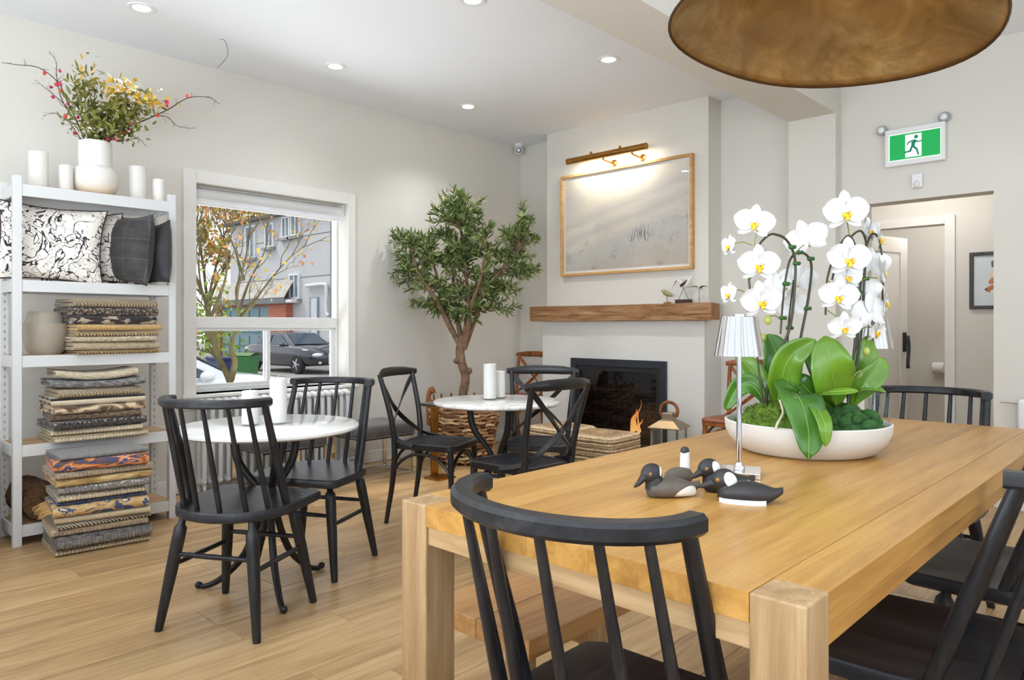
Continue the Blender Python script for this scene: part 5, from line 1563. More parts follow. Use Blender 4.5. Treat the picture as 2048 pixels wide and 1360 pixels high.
SM = plain('orchid_stem', srgb(58, 56, 34), .45, var=.3, scale=12); CK = plain('green_clip', srgb(44, 92, 32), .4); PS = plain('pedicel', srgb(130, 140, 60), .5)
def stem(parent, pts, r_=.0042, clips=()):
    C = curve([op(*q) for q in pts], 40)
    o = MB().tube(C, [r_ * (1 - .35 * i / 40) for i in range(41)], 8).build('stem', SM, parent)
    for c in clips:
        q = C[int(c * 40)]
        MB().ell(tuple(q), (.0085, .0075, .007), 8, 6).ell(tuple(q + RT * .010), (.006, .005, .006), 8, 6).build('clip', CK, o)
def pedicel(parent, a, b):
    A, B = op(*a), op(*b)
    MB().tube(curve([A, A.lerp(B, .5) + Vector((0, 0, .006)), B], 8), .0016, 6).build('pedicel', PS, parent)
def bud(parent, px, py, dd, s_=.011):
    p = op(px, py, dd)
    MB().ell(tuple(p), (s_ * .8, s_ * .8, s_), 10, 8).build('bud', plain('bud_green', srgb(168, 176, 84), .5, var=.2), parent)

oa = thing('orchid_plant', 'white orchid with arching stems on the left of the bowl, behind the chrome lamp', 'orchid', (0, 0, 0), 0, 'white orchids in the bowl')
stem(oa, [(1532, 815, 0), (1536, 769, -.01), (1556, 708, -.02), (1580, 655, -.02), (1590, 565, -.03), (1589, 513, -.03), (1573, 480, -.04), (1552, 469, -.06), (1535, 472, -.08), (1512, 500, -.09), (1498, 550, -.09), (1505, 610, -.09)], .0046, (.44, .52))
stem(oa, [(1585, 800, .03), (1598, 695, .02), (1616, 600, .02), (1623, 535, .01), (1614, 511, 0), (1596, 505, -.01), (1580, 520, -.02), (1571, 560, -.02), (1566, 600, -.02), (1561, 668, -.02)], .0042, (.22, .40, .56, .80, .97))
stem(oa, [(1527, 815, -.02), (1522, 770, -.02), (1515, 715, -.01), (1520, 690, 0)], .0036)
stem(oa, [(1572, 805, .01), (1574, 720, .01), (1578, 640, -.0), (1587, 560, -.01)], .0036, (.6,))
for f in ((1508, 446, 40, -8, -4, -.10, 8), (1459, 492, 27, -78, 0, -.10, 0), (1516, 530, 44, 6, -6, -.11, 0), (1459, 588, 27, -72, 0, -.09, 0), (1521, 603, 44, 10, -4, -.11, -6), (1613, 478, 43, 150, 0, .06, 20), (1596, 560, 38, 165, 0, .05, 0), (1585, 612, 34, 150, -5, .05, 10), (1552, 575, 34, 120, 0, .02, 0)):
    flower(oa, *f)
for a_, b_ in (((1508, 500, -.09), (1515, 455, -.10)), ((1504, 490, -.09), (1470, 487, -.095)), ((1498, 590, -.09), (1466, 580, -.09)), ((1500, 560, -.09), (1514, 535, -.10)), ((1589, 513, -.03), (1608, 490, .04)), ((1571, 580, -.02), (1590, 565, .03)), ((1562, 640, -.02), (1540, 632, -.06))):
    pedicel(oa, a_, b_)
bud(oa, 1536, 640, -.06, .013); bud(oa, 1526, 675, 0, .012)
bigleaf(oa, [(1548, 808, .05), (1552, 760, .06), (1553, 710, .07), (1535, 668, .09)], 66, LB_)
bigleaf(oa, [(1555, 812, .0), (1562, 765, -.01), (1580, 715, -.03), (1632, 680, -.06)], 62, LA)
bigleaf(oa, [(1540, 812, .02), (1520, 775, .03), (1498, 735, .05), (1470, 708, .06)], 46, LA)
bigleaf(oa, [(1535, 812, .0), (1505, 772, .01), (1476, 776, .02), (1450, 820, .02)], 40, LB_)
bigleaf(oa, [(1572, 812, -.02), (1580, 786, -.08), (1600, 800, -.17), (1616, 855, -.215), (1617, 917, -.240)], 78, LB_, None, .12)
bigleaf(oa, [(1600, 805, -.05), (1625, 808, -.16), (1648, 845, -.245), (1652, 893, -.255)], 30, LA, None, .12)
ob = thing('orchid_plant', 'white orchid with clustered stems on the right of the bowl', 'orchid', (0, 0, 0), 0, 'white orchids in the bowl')
stem(ob, [(1696, 812, 0), (1700, 765, 0), (1711, 674, 0), (1714, 552, 0), (1712, 500, -.01), (1699, 472, -.02), (1682, 487, -.03), (1662, 530, -.04), (1653, 570, -.04), (1651, 630, -.04)], .0044, (.3, .92))
stem(ob, [(1702, 812, .02), (1712, 740, .02), (1722, 669, .02), (1730, 535, .02), (1733, 490, .02), (1722, 462, .0), (1700, 475, -.02), (1680, 500, -.03), (1664, 560, -.03)], .0042, (.35,))
stem(ob, [(1706, 812, .03), (1714, 700, .03), (1719, 600, .03), (1726, 520, .04), (1742, 470, .05), (1758, 480, .05), (1766, 540, .05), (1764, 620, .05)], .004)
for f in ((1690, 425, 47, 4, -6, -.07, -4), (1696, 518, 47, 8, -4, -.10, 0), (1676, 592, 40, -4, -6, -.10, 6), (1688, 655, 34, 0, -8, -.10, 0), (1758, 478, 36, 58, 0, .04, 14), (1738, 462, 30, 40, 0, .07, 0), (1764, 545, 36, 70, 4, .03, 0), (1770, 605, 34, 62, 0, .04, 0), (1742, 625, 44, 200, 0, .0, 10), (1752, 662, 32, 40, -18, .02, 0), (1726, 580, 36, 165, 0, .04, 0), (1740, 530, 38, 150, 0, .06, 0), (1694, 555, 32, 10, 10, -.02, 0)):
    flower(ob, *f)
for a_, b_ in (((1715, 565, 0), (1755, 556, .03)), ((1716, 632, 0), (1748, 624, .0)), ((1718, 660, .02), (1748, 656, .02)), ((1655, 560, -.04), (1672, 585, -.09)), ((1653, 620, -.04), (1682, 648, -.09)), ((1699, 472, -.02), (1692, 438, -.06)), ((1690, 485, -.03), (1695, 510, -.09))):
    pedicel(ob, a_, b_)
bud(ob, 1733, 703, -.01, .012)
bigleaf(ob, [(1672, 815, .0), (1668, 775, -.04), (1660, 730, -.07), (1650, 672, -.06)], 96, LA, None, .10)
bigleaf(ob, [(1680, 812, .04), (1650, 760, .04), (1628, 715, .05), (1608, 690, .06)], 60, LB_)
bigleaf(ob, [(1668, 812, -.02), (1645, 788, -.08), (1685, 783, -.14), (1716, 782, -.16)], 44, LA, (-.0, -.3, 1), .06)
bigleaf(ob, [(1700, 812, .03), (1712, 765, .03), (1728, 725, .03), (1734, 672, .05)], 56, LA)
bigleaf(ob, [(1704, 812, .01), (1728, 770, -.01), (1752, 745, -.01), (1768, 716, .0)], 46, LA)
bigleaf(ob, [(1702, 815, .02), (1718, 780, .0), (1745, 775, -.02), (1772, 784, -.03)], 36, LA, (0, -.4, 1), .10)
bigleaf(ob, [(1650, 815, -.0), (1625, 790, -.02), (1600, 765, -.02), (1585, 750, .0)], 44, LB_)
MB().tube(curve([op(1700, 760, -.04), op(1715, 745, -.06), op(1722, 742, -.06), op(1723, 752, -.06), op(1717, 753, -.06)], 14), .0022, 6).build('aerial_root', PS, ob)
MB().tube(curve([op(1560, 800, -.12), op(1566, 825, -.15), op(1556, 845, -.17), op(1551, 858, -.18)], 12), .0034, 6).build('aerial_root', plain('root_white', srgb(216, 206, 176), .6), oa)

# ------------------------------------------------------------------ chrome table lamps
def table_lamp(label, loc, rz):
    t = thing('table_lamp', label, 'table lamp', loc, rz, 'chrome table lamps')
    MB().box(-.05, .05, -.05, .05, 0, .014).build('base', M['chrome'], t, smooth=0, bevel=.002)
    MB().lathe([(.014, .014), (.013, .022), (.007, .03)], 16).build('collar', M['chrome'], t)
    MB().tube([(0, 0, .02), (0, 0, .29)], .0062, 12).build('pole', M['chrome'], t)
    so = MB().lathe([(.0595, .288), (.0425, .382), (.0415, .383), (.0, .383)], 20).build('shade', M['chrome'], t, smooth=25)
    md = so.modifiers.new('thickness', 'SOLIDIFY'); md.thickness = .001
    MB().lathe([(0, .384), (.014, .384), (.014, .388), (0, .389)], 14).build('touch_button', M['chrome'], t)
    return t
table_lamp('chrome table lamp with a pleated-look shade in front of the orchid bowl', (-.815, 1.648, TZ), R(24))
table_lamp('chrome table lamp mostly hidden behind the right-hand orchid', (-.775, 2.50, TZ), R(10))
gt = thing('glass_tumbler', 'clear glass tumbler standing behind the orchid bowl', 'glass', (-.735, 2.425, TZ))
MB().lathe([(0, 0), (.026, 0), (.03, .004), (.033, .15), (.031, .15), (.028, .012), (0, .010)], 28).build('body', M['dish_glass'], gt)

# ------------------------------------------------------------------ duck decoys
DKB = plain('decoy_black', srgb(40, 38, 38), .5, var=.3, scale=14); DKG = plain('decoy_brown', srgb(92, 82, 72), .6, var=.25, scale=18); DKW = plain('decoy_white', srgb(226, 224, 218), .6, var=.03); DKE = plain('decoy_eye', srgb(198, 140, 60), .3); DKC = plain('eye_black', srgb(20, 18, 18), .2)
def duck(label, loc, rz, bm, s=1.0, crest='patch', bill_drop=.3, white_base=False, side=True, neck=False, head_yaw=0, head_drop=0.0, bill_len=1.0):
    """decoy 110 mm long facing local -X"""
    t = thing('duck_decoy', label, 'duck decoy', loc, rz, 'duck decoys on the dining table')
    def sect(x):            # half-width, top height
        u = (x + .052) / .118
        w = .031 * max(.0, math.sin(PI * min(1, max(0, u * .80 + .12)))) ** .6 * (1 - .35 * max(0, u - .6) / .4)
        h = .030 + .012 * math.sin(PI * min(1, u * 1.1)) - .004 * u + (.006 * max(0, u - .85) / .15)
        return w, h
    mb = MB(); NX = 18; K = 14; V = []; F = []
    for i in range(NX + 1):
        x_ = -.052 + .118 * i / NX; w, h = sect(x_); u = i / NX
        zb = 0 if u < .72 else .020 * ((u - .72) / .28) ** 1.3
        if i in (0, NX): w *= .45
        zt = max(zb + .006, h)
        if i == 0: zb, zt = .006, .028
        for k in range(K):
            a = 2 * PI * k / K
            cy = math.copysign(abs(math.cos(a)) ** .75, math.cos(a)) * w
            sz = math.sin(a)
            zz = (zb + zt) / 2 + (zt - zb) / 2 * (math.copysign(abs(sz) ** .62, sz) if sz < 0 else sz)
            V.append((x_ * s, cy * s, zz * s))
    for i in range(NX):
        for k in range(K):
            l = (k + 1) % K; F.append((i * K + k, i * K + l, i * K + K + l, i * K + K + k))
    F += [tuple(range(K))[::-1], tuple(NX * K + k for k in range(K))]
    MB().add(V, F).build('body', bm, t, smooth=60, fix=True)
    if white_base:
        pts = seq = [(-.048, 0)] 
        Vb = []; 
        for i in range(14):
            x_ = -.0515 + .085 * i / 13; w, h = sect(x_); Vb.append((x_, w * (.62 if i == 0 else .97) + .0012))
        poly = [(x_ * s, y_ * s) for x_, y_ in Vb] + [(x_ * s, -y_ * s) for x_, y_ in Vb[::-1]]
        MB().prism(poly, .0, .009 * s).build('white_waterline', DKW, t, smooth=0, fix=True)
    if side:
        for sg in (-1, 1):
            mb = MB()
            def fn(u, v, sg=sg):
                a = 2 * PI * u; cx, cz = .026, .010
                x_ = cx + .026 * v * math.cos(a); z_ = cz + (.015 * v * math.sin(a)) * (1 if math.sin(a) > 0 else .62) + .006 * v * math.cos(a) * (1 if math.sin(a) > 0 else 0)
                w, h = sect(x_)
                q = max(-1, min(1, (z_ - h / 2) / (h / 2))); yy = w * (1 - abs(q) ** 2.6) ** .42
                return (x_ * s, sg * (yy + .0014) * s, max(.0006, z_) * s)
            mb.grid(fn, 20, 5); mb.build('side_patch', DKW, t, smooth=60)
    hx = -.038
    if neck:
        MB().tube([(hx, 0, .034 * s), (hx, 0, .058 * s), (hx, 0, .074 * s)], [.0125 * s, .0118 * s, .0112 * s], 14).build('neck', DKW, t)
        MB().ell((hx, 0, .076 * s), (.0125 * s, .0112 * s, .011 * s), 14, 10).build('crown', DKB, t)
        return t
    hd = thing('x', '', '') if False else None
    Hm = Matrix.Translation((hx * s, 0, (.030 - head_drop) * s)) @ Matrix.Rotation(R(head_yaw), 4, 'Z')
    mb = MB().ell((-.004 * s, 0, .020 * s), (.0250 * s, .0180 * s, .0225 * s), 20, 14, Hm)
    mb2 = MB().tube(curve([(.0, 0, -.008), (.001, 0, .004), (-.002, 0, .014)], 8), [.019 * s] * 9, 16, M=Hm @ Matrix.Scale(s, 4)) if False else None
    mb.tube([(.004 * s, 0, -.010 * s), (.002 * s, 0, .004 * s), (-.002 * s, 0, .016 * s)], [.0215 * s, .0195 * s, .0155 * s], 16, M=Hm)
    h_ = mb.build('head', DKB if bm is DKB or True else bm, t, smooth=70)
    bd_ = bill_drop
    MB().tube([tuple(v * s for v in q) for q in ((-.018, 0, .015), (-.018 - .010 * bill_len, 0, .012 - .004 * bd_), (-.018 - .020 * bill_len, 0, .008 - .014 * bd_), (-.018 - .029 * bill_len, 0, .007 - .022 * bd_))], [.012 * s, .0078 * s, .0052 * s, .0026 * s], 12, squash=.95, M=Hm).build('bill', DKB, t)
    for sg in (-1, 1):
        MB().ell(tuple(v * s for v in (-.0165, sg * .0153, .0225)), (.0036 * s, .0018 * s, .0036 * s), 10, 8, Hm).build('eye', DKE, t)
        MB().ell(tuple(v * s for v in (-.0168, sg * .0166, .0225)), (.0017 * s, .0010 * s, .0017 * s), 8, 6, Hm).build('pupil', DKC, t)
        mb = MB()
        def pf(u, v, sg=sg):
            a = 2 * PI * u
            if crest == 'patch': cx, cz, rx, rz_ = .0075, .023, .0120, .0150
            else: cx, cz, rx, rz_ = .0095, .027, .0042, .0105
            x_ = cx + rx * v * math.cos(a) - (.004 * v * math.sin(a) if crest == 'patch' else -.002 * v * math.sin(a)); z_ = cz + rz_ * v * math.sin(a)
            k = ((x_ + .004) / .0250) ** 2 + ((z_ - .020) / .0225) ** 2
            y_ = .0180 * math.sqrt(max(.02, 1 - k))
            return tuple(Hm @ Vector((x_ * s, sg * (y_ + .0009) * s, z_ * s)))
        mb.grid(pf, 20, 4); mb.build('cheek_patch', DKW, t, smooth=60)
    return t
def tpz(px, py): 
    u = (px - 1024) / 1450; d = (CAM_H - TZ) * 1450 / (py - 652)
    p = FW * d + RT * (u * d); return (p.x, p.y, TZ)
# local -X to the image left: rotation puts -X along -RT
ra_ = math.atan2(RT.y, RT.x)
duck('black duck decoy with thin white head stripe and white flank, leftmost in front', (-.818, 1.340, TZ), ra_ + R(8), DKG, .98, 'stripe', .55, False, True, False, 14)
duck('brown duck decoy with white neck and black crown, facing away behind the leftmost duck', (-.868, 1.458, TZ), ra_ + R(-125), DKG, .92, neck=True, side=False)
duck('black duck decoy with white cheek nearest the lamp base, partly hidden', (-.756, 1.470, TZ), ra_ + R(12), DKB, 1.0, 'patch', .22, False, True)
duck('black duck decoy with large white cheek and white waterline, front right', (-.678, 1.405, TZ), ra_ + R(-14), DKB, 1.06, 'patch', .1, True, False, head_drop=.010, bill_len=1.35)

# ------------------------------------------------------------------ outdoors, seen through the window
GZ = -.52
struct(MB().box(-70, -5.25, -40, 70, GZ - .2, GZ).build('ground', plain('asphalt', srgb(150, 146, 140), .9, var=.12, scale=.8), smooth=0))
def brickmat():
    t = NT('red_brick'); q = t.node('ShaderNodeTexBrick'); q.inputs['Scale'].default_value = 1; q.inputs['Brick Width'].default_value = .22; q.inputs['Row Height'].default_value = .075; q.inputs['Mortar Size'].default_value = .008
    q.inputs['Color1'].default_value = srgb(190, 92, 62); q.inputs['Color2'].default_value = srgb(170, 76, 52); q.inputs['Mortar'].default_value = srgb(196, 170, 150)
    t.link(t.coord('Object', (1, 1, 1), False, (R(-90), 0, 0)), q.inputs['Vector']); t.set(q.outputs['Color'], .9); return t.m
BR = brickmat()
ga = thing('garage', 'red brick garage with a wide grey-blue door across the yard', 'garage', (-32.3, 16.0, GZ))
G0, G1, GH = -3.6, 3.4, 2.85
MB().prism([(G0, 0), (G0 + .55, 0), (G0 + .55, 2.55), (G1 - 1.55, 2.55), (G1 - 1.55, 0), (G1, 0), (G1, GH), (G0, GH)], 0, .3, XZ).build('front_wall', BR, ga, smooth=0, fix=True)
MB().box(G1 - .25, G1, .3, .32, 0, GH).build('side_wall', BR, ga, smooth=0)
MB().box(G0, G0 + .25, .3, .32, 0, GH).build('side_wall', BR, ga, smooth=0)
MB().box(G0 - .15, G1 + .15, -.18, -.12, GH - .22, GH + .02).build('fascia', plain('grey_fascia', srgb(112, 118, 124), .6), ga, smooth=0)
MB().add([(G0 - .15, -.18, GH), (G1 + .15, -.18, GH), (G1 + .15, (.32), GH + .8), (G0 - .15, (.32), GH + .8), (G0 - .15, -.18, GH + .05), (G1 + .15, -.18, GH + .05), (G1 + .15, (.32), GH + .87), (G0 - .15, (.32), GH + .87)],
         [(0, 3, 2, 1), (4, 5, 6, 7), (0, 1, 5, 4), (1, 2, 6, 5), (2, 3, 7, 6), (3, 0, 4, 7)]).build('roof', plain('pale_shingle', srgb(186, 180, 172), .9, var=.25, scale=6), ga, smooth=0)
gdm = plain('garage_door', srgb(104, 134, 140), .5, var=.05); gdp = plain('garage_door_panel', srgb(112, 142, 148), .5, var=.05)
gd = MB().box(G0 + .55, G1 - 1.55, .12, .2, 0, 2.55).build('garage_door', gdm, ga, smooth=0)
wdo = (G1 - 1.55 - G0 - .55)
for r_ in range(4):
    for c in range(5):
        x_ = G0 + .55 + wdo * (c + .07) / 5; x2 = G0 + .55 + wdo * (c + .93) / 5; z_ = 2.55 * (r_ + .12) / 4; z2 = 2.55 * (r_ + .88) / 4
        MB().box(x_, x2, .085, .121, z_, z2).build('door_panel', gdp, gd, smooth=0, bevel=.02)
# grey house
HYF = 16.33
hs_ = thing('grey_house', 'grey stucco two-storey house with small windows and a side door', 'house', (-28.0, HYF, GZ))
GS = plain('grey_stucco', srgb(196, 196, 198), .9, var=.03, scale=1.5)
MB().box(-6.9, 9, 0, 8, 0, 6.55).build('wall', GS, hs_, smooth=0)
MB().add([(-7.1, -.3, 6.55), (9.2, -.3, 6.55), (9.2, 8.2, 6.55), (-7.1, 8.2, 6.55), (-7.1, -.3, 6.68), (9.2, -.3, 6.68), (9.2, 4, 7.1), (-7.1, 4, 7.1), (9.2, 8.2, 6.68), (-7.1, 8.2, 6.68)],
         [(0, 1, 2, 3), (0, 4, 5, 1), (4, 7, 6, 5), (7, 9, 8, 6), (2, 8, 9, 3), (0, 3, 9, 7, 4), (1, 5, 6, 8, 2)]).build('roof', plain('dark_roof', srgb(96, 90, 88), .9), hs_, smooth=0, fix=True)
WG = plain('far_glass', srgb(120, 134, 142), .1); WF_ = plain('far_white', srgb(226, 228, 230), .5)
def hwin(par, x, z, w, h, yb=0):
    f = ring(MB(), (x - w / 2, x + w / 2, z, z + h), (x - w / 2 + .08, x + w / 2 - .08, z + .08, z + h - .08), yb - .1, yb + .02, XZ).build('window', WF_, par, smooth=0, fix=True)
    MB().box(x - w / 2 + .08, x + w / 2 - .08, yb - .05, yb - .03, z + .08, z + h - .08).build('pane', WG, f, smooth=0)
    MB().box(x - .03, x + .03, yb - .09, yb - .02, z + .08, z + h - .08).build('glazing_bar', WF_, f, smooth=0)
    MB().box(x - w / 2 - .1, x + w / 2 + .1, yb - .2, yb + .02, z - .12, z).build('window_sill', plain('sill_grey', srgb(150, 150, 150), .8), f, smooth=0)
def hx_(px):                         # position on the facade seen at this picture column
    t = (px - 1024) / 1450; r_ = FW + RT * t; return r_.x / r_.y * HYF + 28.0
def hz_(px, py):
    t = (px - 1024) / 1450; r_ = FW + RT * t; return CAM_H + (652 - py) / 1450 * HYF / r_.y - GZ
hwin(hs_, hx_(593.5), hz_(593, 472), .80, 1.05); hwin(hs_, hx_(574), hz_(574, 476), .70, .95); hwin(hs_, hx_(591), hz_(591, 598), .85, 1.1)
MB().box(hx_(584), hx_(601), -.45, 0, hz_(592, 606), hz_(592, 599.5)).build('air_conditioner', WF_, hs_, smooth=0, bevel=.03)
for (z_,) in ((hz_(620, 470),), (hz_(620, 553),)):
    MB().box(-6, 9, -.012, 0, z_ - .015, z_ + .015).build('panel_joint', plain('joint', srgb(120, 120, 122), .9), hs_, smooth=0)
dd_ = MB().box(hx_(621), hx_(638), -.06, .02, .35, hz_(630, 594)).build('door', plain('door_grey', srgb(150, 158, 166), .5), hs_, smooth=0)
MB().box(hx_(626), hx_(637), -.09, -.06, .4, hz_(630, 597)).build('door_leaf', plain('door_pale', srgb(206, 212, 218), .5), dd_, smooth=0)
MB().tube(curve([(hx_(617), -.12, hz_(617, 572)), (hx_(635), -.12, hz_(635, 570)), (hx_(655), -.12, hz_(655, 569)), (hx_(658), -.12, hz_(658, 578)), (hx_(658), -.12, hz_(658, 620)), (hx_(662), -.12, hz_(662, 632))], 30), .075, 8).build('vent_pipe', WF_, hs_)
MB().tube([(hx_(667), -.08, 0), (hx_(667), -.08, 7.5)], .06, 8).build('downspout', plain('downspout', srgb(120, 120, 122), .6), hs_)
hwin(hs_, hx_(503), hz_(503, 517), .95, 1.55)
hwin(hs_, hx_(541), hz_(541, 495), .8, 1.1)

# cars
def car(label, loc, heading, paint, glassm):
    t = thing('parked_car', label, 'car', loc, heading)
    L, Wd = 4.7, 1.84
    st = [(-2.35, .50, .74, .62), (-2.2, .36, .95, .80), (-1.6, .26, 1.0, .90), (-1.3, .24, 1.0, .91), (0, .23, .98, .92), (.9, .24, .96, .92), (1.35, .25, .94, .91), (1.95, .28, .86, .86), (2.2, .32, .76, .76), (2.36, .42, .64, .60)]
    V = []; F = []; K = 12
    for (x_, z0, z1, w) in st:
        zm = z0 + (z1 - z0) * .55
        V += [(x_, -w * .80, z0), (x_, -w * .97, z0 + .12), (x_, -w, zm), (x_, -w * .97, z1 - .06), (x_, -w * .86, z1), (x_, -w * .3, z1 + .025), (x_, w * .3, z1 + .025), (x_, w * .86, z1), (x_, w * .97, z1 - .06), (x_, w, zm), (x_, w * .97, z0 + .12), (x_, w * .80, z0)]
    for i in range(len(st) - 1):
        for k in range(K):
            l = (k + 1) % K; F.append((i * K + k, i * K + l, i * K + K + l, i * K + K + k))
    F += [tuple(range(K))[::-1], tuple((len(st) - 1) * K + k for k in range(K))]
    b = MB().add(V, F).build('body', paint, t, smooth=50, fix=True)
    cab = [(-1.75, .98, .80), (-1.05, 1.36, .66), (-.3, 1.43, .64), (.25, 1.38, .65), (1.05, .95, .80)]
    V = []; F = []
    for (x_, z_, w) in cab:
        V += [(x_, -.82, .93), (x_, -w, z_ - .03), (x_, -w + .08, z_), (x_, w - .08, z_), (x_, w, z_ - .03), (x_, .82, .93)]
    for i in range(4):
        for k in range(5): F.append((i * 6 + k, i * 6 + k + 1, i * 6 + 7 + k, i * 6 + 6 + k))
    MB().add(V, F).build('roof', paint, t, smooth=30, fix=True)
    MB().add([(.98, -.70, 1.0), (.98, .70, 1.0), (.30, .56, 1.372), (.30, -.56, 1.372), (1.0, -.70, 1.01), (1.0, .70, 1.01), (.32, .56, 1.385), (.32, -.56, 1.385)], [(0, 1, 2, 3), (4, 7, 6, 5), (0, 4, 5, 1), (1, 5, 6, 2), (2, 6, 7, 3), (3, 7, 4, 0)]).build('windscreen', glassm, t, smooth=0, fix=True)
    for sg in (-1, 1):
        for (p) in ([(-1.35, .99), (-.95, 1.27), (-.45, 1.33), (-.45, .98)], [(-.38, .98), (-.38, 1.33), (.12, 1.31), (.72, 1.0), (.70, .97)]):
            V = [(x_, sg * (.83 - (z_ - .93) * .36), z_) for x_, z_ in p]; n = len(V); V += [(x_, y_ + sg * .015, z_) for x_, y_, z_ in V]
            F = [tuple(range(n)), tuple(range(n, 2 * n))[::-1]] + [(k, (k + 1) % n, n + (k + 1) % n, n + k) for k in range(n)]
            MB().add(V, F).build('side_window', glassm, t, smooth=0, fix=True)
        MB().ell((.62, sg * .98, .99), (.10, .11, .075), 12, 8).build('mirror', paint, t)
        for x_ in (-1.42, 1.38):
            Mx = Matrix.Translation((x_, sg * .83, .33)) @ Matrix.Rotation(PI / 2, 4, 'X')
            w_ = MB().lathe([(.22, -.10), (.30, -.105), (.33, -.07), (.33, .07), (.30, .105), (.22, .10)], 28, M=Mx).build('wheel', plain('tyre', srgb(34, 34, 36), .8), t)
            rm_ = MB().lathe([(.20, -.09), (.225, -.095), (.225, .095), (.20, .09)], 24, M=Mx)
            for k in range(5):
                a = 2 * PI * k / 5
                rm_.tube([Mx @ Vector((0, 0, -sg * .085)), Mx @ Vector((.21 * math.cos(a), .21 * math.sin(a), -sg * .075))], [.045, .03], 6)
            rm_.build('rim', plain('alloy', srgb(196, 198, 202), .25, .8), w_)
            MB().lathe([(0, 0), (.35, 0), (.36, .012), (0, .012)], 24, M=Matrix.Translation((x_, sg * (.905 if sg > 0 else .905), .35)) @ Matrix.Rotation(sg * -PI / 2, 4, 'X')).build('wheel_arch', plain('arch_dark', srgb(26, 26, 28), .9), t) if False else None
        MB().ell((2.20, sg * .60, .66), (.16, .20, .075), 14, 8).build('headlight', plain('headlight', srgb(226, 230, 236), .1, var=.02), t)
        MB().ell((2.30, sg * .58, .40), (.06, .06, .05), 10, 6).build('fog_lamp', plain('fog', srgb(210, 212, 214), .2), t)
    MB().box(2.30, 2.385, -.30, .30, .36, .70).build('grille', plain('grille', srgb(30, 30, 32), .4), t, smooth=0, bevel=.02)
    ring(MB(), (-.31, .31, .35, .71), (-.27, .27, .39, .67), 2.375, 2.395, YZ).build('grille_surround', M['chrome'], t, smooth=0, fix=True)
    MB().tube([(-1.5, -.875, .95), (.6, -.875, .955)], .012, 6).build('trim_strip', M['chrome'], t)
    return t
DG = plain('car_glass', srgb(70, 84, 96), .05, var=.2, scale=1)
car('black sedan parked beyond the yard, front wheel turned to the window', (-23.8, 13.6, GZ), R(3), plain('black_paint', srgb(28, 32, 42), .12, coat=1), DG)
car('white car parked close outside the window behind the tree', (-10.3, 3.55, GZ), R(82), plain('white_paint', srgb(232, 236, 242), .18, coat=1), DG)
# wheelie bin, blue box and red marker
bi = thing('wheelie_bin', 'green wheelie bin standing between the tree and the garage', 'bin', (-20.08, 9.86, GZ), R(-62))
bi.scale = (.85, .85, .85)
gb = plain('bin_green', srgb(44, 112, 52), .5, var=.08); gl_ = plain('bin_lid', srgb(88, 122, 56), .5)
V = []
for (w2, d2, z_) in ((.22, .26, .06), (.29, .36, .92)):
    V += [(-w2, -d2, z_), (w2, -d2, z_), (w2, d2, z_), (-w2, d2, z_)]
MB().add(V, [(3, 2, 1, 0), (4, 5, 6, 7), (0, 1, 5, 4), (1, 2, 6, 5), (2, 3, 7, 6), (3, 0, 4, 7)]).build('body', gb, bi, smooth=0, bevel=.02)
MB().grid(lambda u, v: ((u - .5) * .66, (v - .5) * .80, .93 + .09 * (1 - (2 * u - 1) ** 2)), 12, 8).build('lid', gl_, bi)
for s_ in (-1, 1):
    MB().lathe([(0, -.025), (.10, -.025), (.10, .025), (0, .025)], 18, M=Matrix.Translation((s_ * .24, .30, .10)) @ Matrix.Rotation(PI / 2, 4, 'Y')).build('wheel', M['black'], bi)
MB().tube([(-.22, .42, .90), (.22, .42, .90)], .018, 8).build('handle', gb, bi)
MB().box(.02, .16, -.345, -.33, .40, .60).build('sticker', plain('sticker', srgb(60, 70, 64), .6), bi, smooth=0)
bb = MB().box(-.45, .45, -.3, .3, 0, .62).box(-.48, .48, -.33, .33, .62, .70)
tag(bb.build('storage_box', plain('blue_box', srgb(44, 52, 96), .5), smooth=0, bevel=.02, loc=(-21.6, 9.85, GZ)), 'dark blue storage box standing left of the green bin', 'box')
rm3 = thing('reflector_post', 'slanted red reflector post at the right edge of the window view', 'post', (-12.9, 8.05, GZ))
MB().beam((0, 0, 0), (.10, .12, .82), .10, .03, (0, 1, 0)).build('post', plain('red_plastic', srgb(206, 34, 34), .4), rm3, smooth=0, bevel=.008)
MB().box(-.12, .12, -.12, .12, 0, .05).build('base', M['black'], rm3, smooth=0)

